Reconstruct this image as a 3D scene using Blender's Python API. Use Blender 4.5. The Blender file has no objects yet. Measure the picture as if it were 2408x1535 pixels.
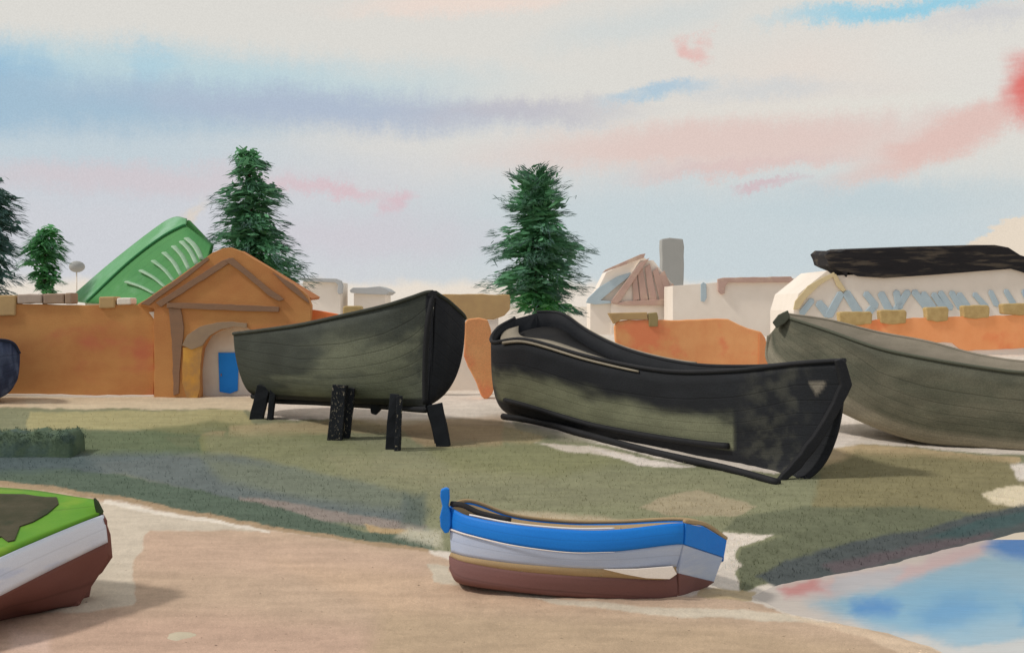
import bpy, bmesh, math, random
import numpy as np
from mathutils import Vector

SC = bpy.context.scene
COL = SC.collection
random.seed(7)
RNG = np.random.default_rng(11)
R = math.radians

# ------------------------------------------------------------------ camera
EYE = 5.0                      # eye height above the low sand (m)
F, CX, CY, HOR = 2907.0, 1204.0, 767.5, 720.0
PITCH = math.atan((CY - HOR) / F)
cam = bpy.data.cameras.new('camera')
cam.lens = 36.0 * F / 2408.0
cam.sensor_width = 36.0
cam.clip_start, cam.clip_end = 0.1, 20000.0
camo = bpy.data.objects.new('camera', cam)
COL.objects.link(camo)
camo.location = (0, 0, EYE)
camo.rotation_euler = (math.pi / 2 - PITCH, 0, 0)
SC.camera = camo

# ------------------------------------------------------------------ light
SUN_EL, SUN_AZ = R(49), R(-104)          # azimuth from +Y, negative = left of the view
SUN_STRENGTH, SUN_ANGLE = 1.8, R(6)
SKY_GAIN = 1.03
sun = bpy.data.lights.new('sun', 'SUN')
sun.energy, sun.angle, sun.color = SUN_STRENGTH, SUN_ANGLE, (1.0, 0.95, 0.88)
suno = bpy.data.objects.new('sun', sun)
COL.objects.link(suno)
sd = Vector((math.sin(SUN_AZ) * math.cos(SUN_EL), math.cos(SUN_AZ) * math.cos(SUN_EL), math.sin(SUN_EL)))
suno.rotation_euler = sd.to_track_quat('Z', 'Y').to_euler()
suno.location = (-30, -10, 40)

SC.view_settings.view_transform = 'Standard'
SC.view_settings.look = 'None'
SC.view_settings.exposure = 0.0
SC.view_settings.gamma = 1.0


def lin(c, k=1.0):
    """sRGB 0-255 colour to a linear tuple"""
    out = []
    for v in c[:3]:
        v = v / 255.0
        out.append(min(1.0, k * (v / 12.92 if v <= 0.04045 else ((v + 0.055) / 1.055) ** 2.4)))
    return tuple(out)


# ------------------------------------------------------------------ sky (clouds by direction)
class NT:
    def __init__(self, tree):
        self.t = tree
        self.n = tree.nodes
        self.l = tree.links

    def new(self, kind, **kw):
        nd = self.n.new(kind)
        for k, v in kw.items():
            setattr(nd, k, v)
        return nd

    def put(self, sock, v):
        if isinstance(v, bpy.types.NodeSocket):
            self.l.new(v, sock)
        else:
            sock.default_value = v

    def math(self, op, a, b=0.0, c=None, clamp=False):
        nd = self.new('ShaderNodeMath', operation=op, use_clamp=clamp)
        self.put(nd.inputs[0], a)
        self.put(nd.inputs[1], b)
        if c is not None:
            self.put(nd.inputs[2], c)
        return nd.outputs[0]

    def smooth(self, v, lo, hi, a=0.0, b=1.0):
        nd = self.new('ShaderNodeMapRange', interpolation_type='SMOOTHSTEP')
        for i, x in enumerate((v, lo, hi, a, b)):
            self.put(nd.inputs[i], x)
        return nd.outputs[0]

    def mix(self, fac, a, b, blend='MIX'):
        nd = self.new('ShaderNodeMix', data_type='RGBA', blend_type=blend)
        self.put(nd.inputs[0], fac)
        for i, x in ((6, a), (7, b)):
            if not isinstance(x, bpy.types.NodeSocket) and len(x) == 3:
                x = tuple(x) + (1.0,)
            self.put(nd.inputs[i], x)
        return nd.outputs[2]

    def noise(self, vec, scale, detail=3.0, rough=0.55):
        nd = self.new('ShaderNodeTexNoise')
        self.put(nd.inputs['Vector'], vec)
        nd.inputs['Scale'].default_value = scale
        nd.inputs['Detail'].default_value = detail
        nd.inputs['Roughness'].default_value = rough
        return nd.outputs['Fac']

    def mapping(self, vec, scale, loc=(0, 0, 0)):
        nd = self.new('ShaderNodeMapping')
        self.l.new(vec, nd.inputs['Vector'])
        nd.inputs['Scale'].default_value = scale
        nd.inputs['Location'].default_value = loc
        return nd.outputs[0]


world = bpy.data.worlds.new('World')
SC.world = world
world.use_nodes = True
W = NT(world.node_tree)
W.n.clear()
wout = W.new('ShaderNodeOutputWorld')
bg = W.new('ShaderNodeBackground')
W.l.new(bg.outputs[0], wout.inputs[0])
tc = W.new('ShaderNodeTexCoord')
DIR = tc.outputs['Generated']
sky = W.new('ShaderNodeTexSky', sky_type='NISHITA')
sky.sun_disc = False
sky.sun_elevation = SUN_EL
sky.sun_rotation = SUN_AZ
sky_lit = W.mix(1.0, sky.outputs[0], (0.08, 0.08, 0.08), 'MULTIPLY')
sep = W.new('ShaderNodeSeparateXYZ')
W.l.new(DIR, sep.inputs[0])
dx, dy, dz = sep.outputs
hyp = W.math('SQRT', W.math('ADD', W.math('MULTIPLY', dx, dx), W.math('MULTIPLY', dy, dy)))
az = W.math('ARCTAN2', dx, dy)
el = W.math('DIVIDE', dz, W.math('MAXIMUM', hyp, 0.02))
wet = W.mapping(DIR, (9, 9, 26))
n1 = W.math('SUBTRACT', W.noise(wet, 1.0, 4.0, 0.6), 0.5)
n2 = W.math('SUBTRACT', W.noise(W.mapping(DIR, (9, 9, 26), (7.3, 2.1, 4.4)), 1.0, 4.0, 0.6), 0.5)
n3 = W.math('SUBTRACT', W.noise(W.mapping(DIR, (60, 60, 40)), 1.0, 3.0, 0.6), 0.5)
AZ = W.math('ADD', W.math('MULTIPLY_ADD', n1, 0.11, az), W.math('MULTIPLY', n3, 0.02))
n4 = W.math('SUBTRACT', W.noise(W.mapping(DIR, (75, 75, 5)), 1.0, 3.0, 0.6), 0.5)
n5 = W.math('SUBTRACT', W.noise(DIR, 420.0, 2.0, 0.7), 0.5)
EL = W.math('ADD', W.math('MULTIPLY_ADD', n2, 0.026, el), W.math('ADD', W.math('MULTIPLY_ADD', n5, 0.012, W.math('MULTIPLY', n4, 0.013)), W.math('MULTIPLY', n3, 0.012)))
EL_EDGE = W.math('MULTIPLY_ADD', n3, 0.012, W.math('MULTIPLY_ADD', n2, 0.012, el))


def to_dir(x, y):
    a = math.atan((x - CX) / F)
    e = (HOR - y) / F * math.cos(a)
    return a, e


skycol = (*lin((222, 216, 208)), 1.0)
cur = None


def cloud(x, y, rx, ry, rot, col, alpha, soft=0.9):
    """one soft cloud: centre and radii given as angles on the sky"""
    global cur
    a, e = to_dir(x, y)
    u = W.math('SUBTRACT', AZ, a)
    v = W.math('SUBTRACT', EL, e)
    c, s = math.cos(R(rot)), math.sin(R(rot))
    p = W.math('ADD', W.math('MULTIPLY', u, c), W.math('MULTIPLY', v, s))
    q = W.math('SUBTRACT', W.math('MULTIPLY', v, c), W.math('MULTIPLY', u, s))
    p = W.math('DIVIDE', p, rx / F)
    q = W.math('DIVIDE', q, ry / F)
    d = W.math('SQRT', W.math('ADD', W.math('MULTIPLY', p, p), W.math('MULTIPLY', q, q)))
    m = W.smooth(d, 1.0, 1.0 - soft, 0.0, alpha)
    cur = W.mix(m, cur, lin(col))


cur = W.mix(W.smooth(dy, -0.5, 0.35, 0.45, 0.94), sky_lit, lin((221, 218, 211)))
cloud(300, 540, 1700, 330, 0, (203, 205, 211), 1.0, 0.8)       # cool grey-lilac veil
cloud(1750, 560, 1300, 230, 0, (196, 207, 211), 1.0, 0.7)      # pale blue veil on the right
cloud(60, 345, 900, 150, 0, (190, 204, 212), 0.95)
cloud(280, 175, 1150, 105, 0, (184, 207, 215), 0.95, 0.8)
cloud(-60, 190, 230, 150, 0, (146, 186, 213), 0.95)
cloud(330, 165, 60, 100, 0, (168, 202, 218), 0.6)
cloud(120, 245, 950, 100, 0, (160, 187, 206), 0.95)
cloud(780, 255, 780, 74, -2, (170, 183, 203), 0.85)
cloud(1250, 262, 420, 48, 0, (186, 184, 194), 0.7)
cloud(300, 420, 620, 55, 0, (210, 194, 198), 0.6)
cloud(780, 446, 200, 26, -6, (215, 184, 190), 0.7)
cloud(925, 480, 40, 50, 0, (216, 178, 186), 0.6)
cloud(900, 560, 500, 90, 0, (206, 196, 204), 0.5)
cloud(1100, 5, 480, 45, 4, (232, 214, 203), 0.9)
cloud(1500, 60, 360, 60, 10, (206, 211, 210), 0.8)
cloud(1960, 170, 520, 150, 4, (222, 214, 206), 0.95)
cloud(2250, 150, 300, 170, 0, (220, 218, 212), 0.7)
cloud(2150, 15, 420, 34, 4, (150, 202, 222), 1.0)
cloud(2330, 35, 160, 40, 0, (196, 198, 204), 0.6)
cloud(1560, 215, 150, 32, 14, (166, 194, 213), 0.85)
cloud(1800, 212, 300, 40, 0, (200, 205, 208), 0.6)
cloud(1660, 112, 50, 44, -30, (225, 178, 172), 0.75)
cloud(1950, 262, 520, 36, 2, (222, 220, 212), 0.7)
cloud(1700, 338, 720, 84, 2, (220, 198, 191), 0.95, 0.75)
cloud(2230, 318, 360, 66, 22, (220, 188, 180), 0.9, 0.8)
cloud(2450, 200, 130, 130, 60, (218, 118, 112), 1.0, 0.9)
cloud(1720, 396, 380, 30, 6, (217, 186, 182), 0.6)
cloud(1810, 432, 110, 18, 6, (208, 178, 184), 0.7)
cloud(2100, 470, 420, 60, 2, (190, 204, 209), 0.8)
cloud(420, 520, 110, 26, 40, (226, 206, 178), 0.45)
# bare cream band above the horizon
a_, e_ = to_dir(1204, 668)
cur = W.mix(W.smooth(EL_EDGE, e_ + 0.006, e_ - 0.004), cur, lin((228, 218, 205)))
cloud(2450, 600, 190, 105, 30, (226, 212, 194), 1.0, 0.16)
grain = W.noise(DIR, 900.0, 1.0)
g = W.smooth(grain, 0.25, 0.75, 0.968, 1.032)
gc = W.new('ShaderNodeCombineXYZ')
for i in range(3):
    W.l.new(g, gc.inputs[i])
cur = W.mix(1.0, cur, gc.outputs[0], 'MULTIPLY')
W.l.new(cur, bg.inputs[0])
bg.inputs[1].default_value = SKY_GAIN

# ------------------------------------------------------------------ geometry of the view
FW = Vector((0, math.cos(PITCH), -math.sin(PITCH)))
UP = Vector((0, math.sin(PITCH), math.cos(PITCH)))


def P(x, y, Y):
    """the point at distance Y (metres along the view) seen at (x, y) of the photograph"""
    d = Vector((x - CX, 0, 0)) + UP * (CY - y) + FW * F
    return Vector((0, 0, EYE)) + d * (Y / d.y)


def zg(Y):
    """height of the bank: low sand near, rising to the town terrace"""
    sp = lambda t: 0.5 * (t + np.sqrt(t * t + 4.0))
    return 0.06 * (sp(Y - 20.0) - sp(Y - 47.0))


def G(x, y, z=None):
    lo, hi = 4.0, 4000.0
    for _ in range(60):
        m = (lo + hi) / 2
        if P(x, y, m).z > (float(zg(m)) if z is None else z):
            lo = m
        else:
            hi = m
    return P(x, y, lo)


# ------------------------------------------------------------------ noise for numpy
def vnoise(x, y, seed=0):
    xi, yi = np.floor(x).astype(np.int64), np.floor(y).astype(np.int64)
    xf, yf = x - xi, y - yi
    xf, yf = xf * xf * (3 - 2 * xf), yf * yf * (3 - 2 * yf)

    def h(a, b):
        n = (a * 374761393 + b * 668265263 + seed * 1442695041) & 0xffffffff
        n = ((n ^ (n >> 13)) * 1274126177) & 0xffffffff
        return ((n ^ (n >> 16)) & 0xffff) / 65535.0
    return (h(xi, yi) * (1 - xf) + h(xi + 1, yi) * xf) * (1 - yf) + (h(xi, yi + 1) * (1 - xf) + h(xi + 1, yi + 1) * xf) * yf


def fbm(x, y, seed=0, o=4):
    s, a, t = 0, 0.5, 0
    for i in range(o):
        s = s + a * vnoise(x * 2 ** i, y * 2 ** i, seed + i * 17)
        t += a
        a *= 0.55
    return s / t


def sdist(px, py, poly):
    """signed distance to a polygon, positive inside"""
    n = len(poly)
    d2 = np.full(px.shape, 1e18)
    ins = np.zeros(px.shape, bool)
    for i in range(n):
        x0, y0 = poly[i]
        x1, y1 = poly[(i + 1) % n]
        ex, ey = x1 - x0, y1 - y0
        t = np.clip(((px - x0) * ex + (py - y0) * ey) / (ex * ex + ey * ey + 1e-12), 0, 1)
        qx, qy = px - x0 - t * ex, py - y0 - t * ey
        d2 = np.minimum(d2, qx * qx + qy * qy)
        if y0 != y1:
            c = ((y0 > py) != (y1 > py)) & (px < (x1 - x0) * (py - y0) / (y1 - y0) + x0)
            ins ^= c
    d = np.sqrt(d2)
    return np.where(ins, d, -d)


def sstep(v, a, b):
    t = np.clip((v - a) / (b - a), 0, 1)
    return t * t * (3 - 2 * t)


# ------------------------------------------------------------------ materials
MATS = {}


def paint(name, a=None, b=None, rough=0.85, scale=1.0, stretch=(1, 1, 1), amount=0.5, grain_amt=0.10, grain_scale=60.0,
          third=None, third_amt=0.0, bump=0.12, bump_scale=40.0, spec=0.25, attr=False, k=1.0, fleck=None, fleck_at=0.7, planks=0.0, leaf=0.0):
    """weathered paint or plaster: two (or three) pigments in broad brush marks, fine grain, slight relief"""
    if name in MATS:
        return MATS[name]
    m = bpy.data.materials.new(name)
    m.use_nodes = True
    T = NT(m.node_tree)
    T.n.clear()
    out = T.new('ShaderNodeOutputMaterial')
    bs = T.new('ShaderNodeBsdfPrincipled')
    T.l.new(bs.outputs[0], out.inputs[0])
    bs.inputs['Roughness'].default_value = rough
    bs.inputs['Specular IOR Level'].default_value = spec
    co = T.new('ShaderNodeTexCoord').outputs['Object']
    mp = T.mapping(co, stretch)
    if attr:
        at = T.new('ShaderNodeAttribute')
        at.attribute_name = 'Col'
        c = at.outputs['Color']
        v = T.smooth(T.noise(mp, scale, 4.0, 0.6), 0.3, 0.7, 1.0 - 0.5 * amount, 1.0 + 0.5 * amount)
        cv = T.new('ShaderNodeCombineXYZ')
        for i in range(3):
            T.l.new(v, cv.inputs[i])
        c = T.mix(1.0, c, cv.outputs[0], 'MULTIPLY')
    else:
        f = T.smooth(T.noise(mp, scale, 5.0, 0.6), 0.5 - 0.5 * (1 - amount) - 0.02, 0.5 + 0.5 * (1 - amount) + 0.02)
        c = T.mix(f, lin(a, k), lin(b if b else a, k))
        if third:
            f3 = T.smooth(T.noise(T.mapping(co, stretch, (5.1, 3.3, 9.2)), scale * 0.7, 4.0, 0.6), 0.52, 0.68, 0.0, third_amt)
            c = T.mix(f3, c, lin(third, k))
    if fleck:
        ff = T.smooth(T.noise(T.mapping(co, stretch, (1.7, 8.8, 2.2)), scale * 3.5, 6.0, 0.72), fleck_at, fleck_at + 0.05)
        c = T.mix(ff, c, lin(fleck, k))
    g1 = T.noise(co, grain_scale, 2.0, 0.7)
    gv = T.smooth(g1, 0.25, 0.75, 1.0 - grain_amt, 1.0 + grain_amt)
    cg = T.new('ShaderNodeCombineXYZ')
    for i in range(3):
        T.l.new(gv, cg.inputs[i])
    c = T.mix(1.0, c, cg.outputs[0], 'MULTIPLY')
    seam = None
    if planks:
        pa = T.new('ShaderNodeAttribute')
        pa.attribute_name = 'Plank'
        jig = T.math('MULTIPLY_ADD', T.noise(co, 1.3, 3.0), 0.10, pa.outputs['Fac'])
        fr_ = T.math('FRACT', jig)
        seam = T.smooth(T.math('ABSOLUTE', T.math('SUBTRACT', fr_, 0.5)), 0.0, 0.07)
        sv = T.math('MULTIPLY_ADD', seam, planks, 1.0 - planks)
        cs = T.new('ShaderNodeCombineXYZ')
        for i in range(3):
            T.l.new(sv, cs.inputs[i])
        c = T.mix(1.0, c, cs.outputs[0], 'MULTIPLY')
    T.l.new(c, bs.inputs['Base Color'])
    if leaf:
        tr = T.new('ShaderNodeBsdfTranslucent')
        T.l.new(c, tr.inputs[0])
        mx = T.new('ShaderNodeMixShader')
        mx.inputs[0].default_value = leaf
        T.l.new(bs.outputs[0], mx.inputs[1])
        T.l.new(tr.outputs[0], mx.inputs[2])
        T.l.new(mx.outputs[0], out.inputs[0])
    if bump:
        bp = T.new('ShaderNodeBump')
        bp.inputs['Strength'].default_value = bump
        bp.inputs['Distance'].default_value = 0.05
        hgt = T.noise(mp, bump_scale, 4.0, 0.65)
        if seam is not None:
            hgt = T.math('ADD', hgt, seam)
        T.l.new(hgt, bp.inputs['Height'])
        T.l.new(bp.outputs[0], bs.inputs['Normal'])
    MATS[name] = m
    return m


# ------------------------------------------------------------------ object helpers
WLOC = {}


def tag(o, label=None, cat=None, group=None, kind=None):
    if label:
        o['label'] = label
    if cat:
        o['category'] = cat
    if group:
        o['group'] = group
    if kind:
        o['kind'] = kind
    return o


def thing(name, loc, label, cat, group=None):
    o = bpy.data.objects.new(name, None)
    o.empty_display_size = 0.3
    COL.objects.link(o)
    o.location = loc
    WLOC[o.name] = Vector(loc)
    return tag(o, label, cat, group)


def make(name, verts, faces, mat, parent=None, smooth=False, col=None, bevel=0.0, solid=0.0, tri=False, plank=None):
    """one mesh object from world-space points; the origin goes to its parent's or to its own base"""
    v = np.array([tuple(p) for p in verts], dtype=np.float64)
    if parent is not None:
        loc = WLOC[parent.name]
    else:
        loc = Vector(((v[:, 0].min() + v[:, 0].max()) / 2, (v[:, 1].min() + v[:, 1].max()) / 2, v[:, 2].min()))
    me = bpy.data.meshes.new(name)
    me.from_pydata((v - np.array(loc)).tolist(), [], [tuple(int(i) for i in f) for f in faces])
    if not tri:
        bm = bmesh.new()
        bm.from_mesh(me)
        bmesh.ops.remove_doubles(bm, verts=bm.verts, dist=1e-5)
        bmesh.ops.recalc_face_normals(bm, faces=bm.faces)
        bm.to_mesh(me)
        bm.free()
    o = bpy.data.objects.new(name, me)
    COL.objects.link(o)
    WLOC[o.name] = Vector(loc)
    if parent is not None:
        o.parent = parent
    else:
        o.location = loc
    me.materials.append(mat)
    if smooth:
        me.polygons.foreach_set('use_smooth', [True] * len(me.polygons))
    if col is not None:
        ca = me.color_attributes.new('Col', 'FLOAT_COLOR', 'POINT')
        c4 = np.ones((len(me.vertices), 4), np.float32)
        c4[:, :3] = col
        ca.data.foreach_set('color', c4.ravel())
    if plank is not None and len(plank) == len(me.vertices):
        pa = me.attributes.new('Plank', 'FLOAT', 'POINT')
        pa.data.foreach_set('value', np.array(plank, np.float32))
    if solid:
        s = o.modifiers.new('thickness', 'SOLIDIFY')
        s.thickness = solid
        s.offset = 0
    if bevel:
        b = o.modifiers.new('soft_edges', 'BEVEL')
        b.width = bevel
        b.segments = 2
        b.limit_method = 'ANGLE'
    return o


def rough_poly(pts, step=0.0, amp=0.0, seed=1):
    """hand-made edges: break long sides and wobble them"""
    if not amp:
        return [tuple(p) for p in pts]
    rr = random.Random(seed)
    out = []
    n = len(pts)
    for i in range(n):
        (x0, y0), (x1, y1) = pts[i][:2], pts[(i + 1) % n][:2]
        L = math.hypot(x1 - x0, y1 - y0)
        k = max(1, int(L / step))
        for j in range(k):
            t = j / k
            w = 0 if j == 0 else 1
            out.append((x0 + (x1 - x0) * t + w * rr.uniform(-amp, amp), y0 + (y1 - y0) * t + w * rr.uniform(-amp, amp)))
    return out


def prism(name, pts, Y, thick, mat, parent=None, wob=0.0, step=18.0, bevel=0.02, label=None, cat=None, group=None, seed=1):
    """a solid whose front outline is seen as pts at distance Y; thick metres deep"""
    pp = rough_poly(pts, step, wob, seed)
    fr = [P(x, y, Y) for x, y in pp]
    bk = [p + Vector((0, thick, 0)) for p in fr]
    n = len(fr)
    faces = [tuple(range(n)), tuple(reversed(range(n, 2 * n)))]
    faces += [(i, (i + 1) % n, n + (i + 1) % n, n + i) for i in range(n)]
    o = make(name, fr + bk, faces, mat, parent, bevel=bevel)
    if label:
        tag(o, label, cat, group)
    return o


def spline(pts, n):
    """Catmull-Rom through points, n samples"""
    pts = [Vector(p) for p in pts]
    if len(pts) == 2:
        return [pts[0].lerp(pts[1], i / (n - 1)) for i in range(n)]
    q = [pts[0] * 2 - pts[1]] + pts + [pts[-1] * 2 - pts[-2]]
    m = len(pts) - 1
    out = []
    for i in range(n):
        t = i / (n - 1) * m
        k = min(int(t), m - 1)
        t -= k
        a, b, c, d = q[k], q[k + 1], q[k + 2], q[k + 3]
        out.append(0.5 * ((2 * b) + (c - a) * t + (2 * a - 5 * b + 4 * c - d) * t * t + (3 * b - a - 3 * c + d) * t ** 3))
    return out


def grid_faces(nu, nv, off=0):
    return [(off + i * nv + j, off + (i + 1) * nv + j, off + (i + 1) * nv + j + 1, off + i * nv + j + 1)
            for i in range(nu - 1) for j in range(nv - 1)]


def sheet(name, rails, nu, nv, mat, parent=None, solid=0.03, smooth=True, np_=2):
    """a plank surface through rails that run along the boat"""
    rs = [spline(r, nu) for r in rails]
    V = []
    for i in range(nu):
        V += spline([r[i] for r in rs], nv)
    pk = [0.5 + 0.02 + (np_ - 0.04) * j / (nv - 1) for i in range(nu) for j in range(nv)]
    return make(name, V, grid_faces(nu, nv), mat, parent, smooth=smooth, solid=solid, tri=True, plank=pk)


def tube(name, pts, r, mat, parent=None, n=24, sides=8, flat=1.0, r1=None):
    pp = spline(pts, n)
    V, Fc = [], []
    for i, p in enumerate(pp):
        d = (pp[min(i + 1, n - 1)] - pp[max(i - 1, 0)]).normalized()
        a = d.cross(Vector((0, 0, 1)))
        if a.length < 1e-3:
            a = Vector((1, 0, 0))
        a.normalize()
        b = d.cross(a).normalized()
        rr = r if r1 is None else r + (r1 - r) * i / (n - 1)
        for k in range(sides):
            t = 2 * math.pi * k / sides
            V.append(p + a * math.cos(t) * rr + b * math.sin(t) * rr * flat)
    for i in range(n - 1):
        for k in range(sides):
            Fc.append((i * sides + k, i * sides + (k + 1) % sides, (i + 1) * sides + (k + 1) % sides, (i + 1) * sides + k))
    Fc.append(tuple(range(sides)))
    Fc.append(tuple(range((n - 1) * sides, n * sides)))
    return make(name, V, Fc, mat, parent, smooth=True)


def bar(name, p0, p1, w, d, mat, parent=None, taper=1.0, bevel=0.015, rag=0.0):
    """a squared timber from p0 to p1"""
    p0, p1 = Vector(p0), Vector(p1)
    ax = (p1 - p0).normalized()
    a = ax.cross(Vector((0, 1, 0)))
    if a.length < 1e-3:
        a = Vector((1, 0, 0))
    a.normalize()
    b = ax.cross(a).normalized()
    V, n = [], 5
    for i in range(n):
        t = i / (n - 1)
        c = p0.lerp(p1, t)
        s = 1 + (taper - 1) * t
        for sx, sy in ((-1, -1), (1, -1), (1, 1), (-1, 1)):
            V.append(c + a * sx * (w / 2 * s + random.uniform(-rag, rag)) + b * sy * (d / 2 * s + random.uniform(-rag, rag)))
    Fc = [(0, 1, 2, 3), tuple(range(4 * n - 4, 4 * n))]
    for i in range(n - 1):
        for k in range(4):
            Fc.append((i * 4 + k, i * 4 + (k + 1) % 4, i * 4 + 4 + (k + 1) % 4, i * 4 + 4 + k))
    return make(name, V, Fc, mat, parent, bevel=bevel)


# ================================================================== GROUND
WATER_Z = -0.12
WATER_PX = [(1765, 1402), (1835, 1372), (1960, 1352), (2100, 1322), (2230, 1292), (2320, 1270), (2410, 1258), (2700, 1225), (2950, 1220),
            (2950, 1760), (2330, 1700), (2262, 1560), (2190, 1520), (2090, 1487), (1950, 1462), (1850, 1442)]
WATER_XY = [tuple(G(x, y, WATER_Z).xy) for x, y in WATER_PX]

GRASS = [(-400, 955), (580, 962), (640, 985), (800, 982), (900, 1000), (1180, 1000), (1290, 1020), (1500, 1065), (1700, 1105), (1850, 1110),
         (1960, 1075), (2030, 1045), (2420, 1070), (2900, 1085), (2900, 1165), (2420, 1190), (2330, 1250), (2230, 1285), (2100, 1318), (1960, 1348), (1840, 1366), (1740, 1392),
         (1720, 1345), (1650, 1330), (1300, 1330), (1060, 1300), (1010, 1292), (760, 1262), (500, 1215), (300, 1180), (180, 1160), (0, 1138), (-400, 1085)]
SAND = [(-400, 1090), (0, 1140), (180, 1163), (300, 1184), (500, 1220), (760, 1266), (1010, 1297), (1060, 1318), (1300, 1360), (1600, 1400), (1700, 1395), (1775, 1415),
        (1850, 1443), (1950, 1463), (2090, 1488), (2190, 1521), (2260, 1560), (2320, 1720), (-400, 1720)]

step = 3.0
ys = np.arange(1690, 727, -step)
xs = np.arange(-330, 2741, step)
rowY = np.array([G(1204, float(y)).y for y in ys])
dirx = (xs - CX)
diry = np.array([(UP * (CY - float(y)) + FW * F).y for y in ys])
WX = dirx[None, :] / diry[:, None] * rowY[:, None]
WY = np.repeat(rowY[:, None], len(xs), 1)
WZ = zg(WY)
WZ = WZ + (fbm(WX * 0.5, WY * 0.35, 3) - 0.5) * 0.10 * sstep(70 - WY, 0, 20) * sstep(WY, 16, 24) \
        + (fbm(WX * 2.2, WY * 1.4, 5) - 0.5) * 0.05 * sstep(60 - WY, 0, 20)
wd = sdist(WX.ravel(), WY.ravel(), WATER_XY).reshape(WX.shape)
wd = wd + (fbm(WX * 1.3, WY * 0.9, 8) - 0.5) * 0.25
bankz = WATER_Z + np.where(wd > 0, -0.35 * np.minimum(wd, 1.2), np.maximum(-wd, 0) * 0.28)
WZ = np.minimum(WZ, bankz)
# back to the view, to lay the washes where the eye finds them
rel = np.stack([WX, WY, WZ - EYE], -1)
depth = rel @ np.array(FW)
PXX = CX + rel[..., 0] / depth * F
PYY = CY - (rel @ np.array(UP)) / depth * F

nlow = lambda s, sx=70, sy=30: (fbm(PXX / sx, PYY / sy, s) - 0.5)
WPX = PXX + nlow(21) * 26 + nlow(22, 14, 9) * 9
WPY = PYY + nlow(23) * 11 + nlow(24, 14, 7) * 4.5
STREAK = fbm(PXX / 120, PYY / 6, 40)
GRAN = fbm(PXX / 5, PYY / 4, 41, 2)
CK = 0.98
base = np.zeros(WX.shape + (3,))
base[:] = lin((221, 210, 197), CK)


def wash(poly, col, alpha=1.0, feather=2.0, dry=0.0, rim=0.0):
    global base
    xs_, ys_ = [p[0] for p in poly], [p[1] for p in poly]
    pad = feather * 2 + 30
    msk = (WPX > min(xs_) - pad) & (WPX < max(xs_) + pad) & (WPY > min(ys_) - pad) & (WPY < max(ys_) + pad)
    d = sdist(WPX[msk], WPY[msk], poly)
    a = sstep(d, -feather, feather) * alpha
    if dry:
        a = a * (1 - dry * sstep(STREAK[msk], 0.48, 0.62))
    c = np.array(lin(col, CK * (1.05 if max(col) < 180 else 1.03)))
    if rim:
        c = c[None, :] * (1 - rim * np.exp(-np.maximum(d, 0) / 4.0))[:, None]
    else:
        c = c[None, :]
    base[msk] = base[msk] * (1 - a[:, None]) + c * a[:, None]


# terrace in front of the walls
wash([(-400, 915), (600, 930), (640, 960), (600, 1000), (-400, 1010)], (206, 188, 158), 0.9, 5)
wash([(-400, 935), (60, 930), (60, 1000), (-400, 1010)], (214, 190, 160), 0.7, 5)
# the grass bank
wash(GRASS, (136, 137, 109), 1, 2.5, rim=0.1)
wash([(60, 968), (570, 962), (600, 1000), (300, 1012), (60, 1005)], (170, 162, 120), 0.9, 3)
wash([(330, 1010), (520, 990), (600, 1000), (540, 1060), (380, 1040)], (120, 122, 88), 0.85, 6)
wash([(380, 1030), (530, 1012), (500, 1062), (420, 1052)], (172, 146, 114), 0.9, 2)
wash([(540, 1000), (780, 985), (1180, 985), (1300, 1020), (1250, 1045), (800, 1015), (640, 1035), (540, 1025)], (174, 156, 122), 0.75, 5)
wash([(930, 1000), (1180, 975), (1180, 1050), (1000, 1050)], (176, 148, 118), 0.6, 6)
wash([(460, 1020), (760, 1020), (900, 1060), (860, 1110), (470, 1120)], (126, 130, 92), 0.75, 14)
wash([(470, 1022), (640, 1035), (760, 1060), (620, 1085), (480, 1075)], (120, 124, 84), 0.8, 8)
wash([(760, 1070), (1100, 1085), (1280, 1130), (1000, 1140), (800, 1110)], (156, 150, 118), 0.7, 14, dry=0.6)
wash([(1000, 1130), (1400, 1140), (1640, 1180), (1300, 1190), (1050, 1175)], (126, 126, 104), 0.7, 14, dry=0.5)
wash([(480, 1010), (1000, 1060), (1700, 1130), (1700, 1200), (1000, 1200), (500, 1110)], (138, 137, 109), 0.6, 18)
wash([(1000, 1050), (1250, 1040), (1500, 1085), (1300, 1120), (1060, 1105)], (134, 134, 98), 0.7, 14)
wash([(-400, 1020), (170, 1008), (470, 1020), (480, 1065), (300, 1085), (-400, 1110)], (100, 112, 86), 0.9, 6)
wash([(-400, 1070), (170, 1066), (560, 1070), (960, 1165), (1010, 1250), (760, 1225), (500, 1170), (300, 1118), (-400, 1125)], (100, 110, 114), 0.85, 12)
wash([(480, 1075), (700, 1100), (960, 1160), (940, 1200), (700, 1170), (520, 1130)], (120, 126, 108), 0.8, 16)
wash([(560, 1165), (1010, 1235), (990, 1252), (700, 1215), (560, 1180)], (152, 138, 130), 0.8, 4)
wash([(850, 1232), (960, 1245), (960, 1262), (880, 1258)], (186, 160, 122), 0.9, 2)
wash([(-400, 1100), (170, 1100), (300, 1118), (600, 1180), (860, 1250), (1020, 1262), (1025, 1290), (1000, 1297), (760, 1262), (500, 1213), (180, 1155), (-400, 1085)], (92, 106, 92), 1, 2.5)
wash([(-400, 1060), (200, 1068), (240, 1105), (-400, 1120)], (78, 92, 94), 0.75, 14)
wash([(950, 1160), (1005, 1160), (1000, 1240), (945, 1232)], (96, 106, 98), 0.9, 16)
wash([(960, 1240), (1040, 1250), (1040, 1290), (930, 1262)], (196, 190, 170), 0.8, 10)
wash([(1080, 1200), (1300, 1205), (1600, 1235), (1650, 1240), (1600, 1262), (1080, 1262)], (190, 174, 148), 0.9, 8)
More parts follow.
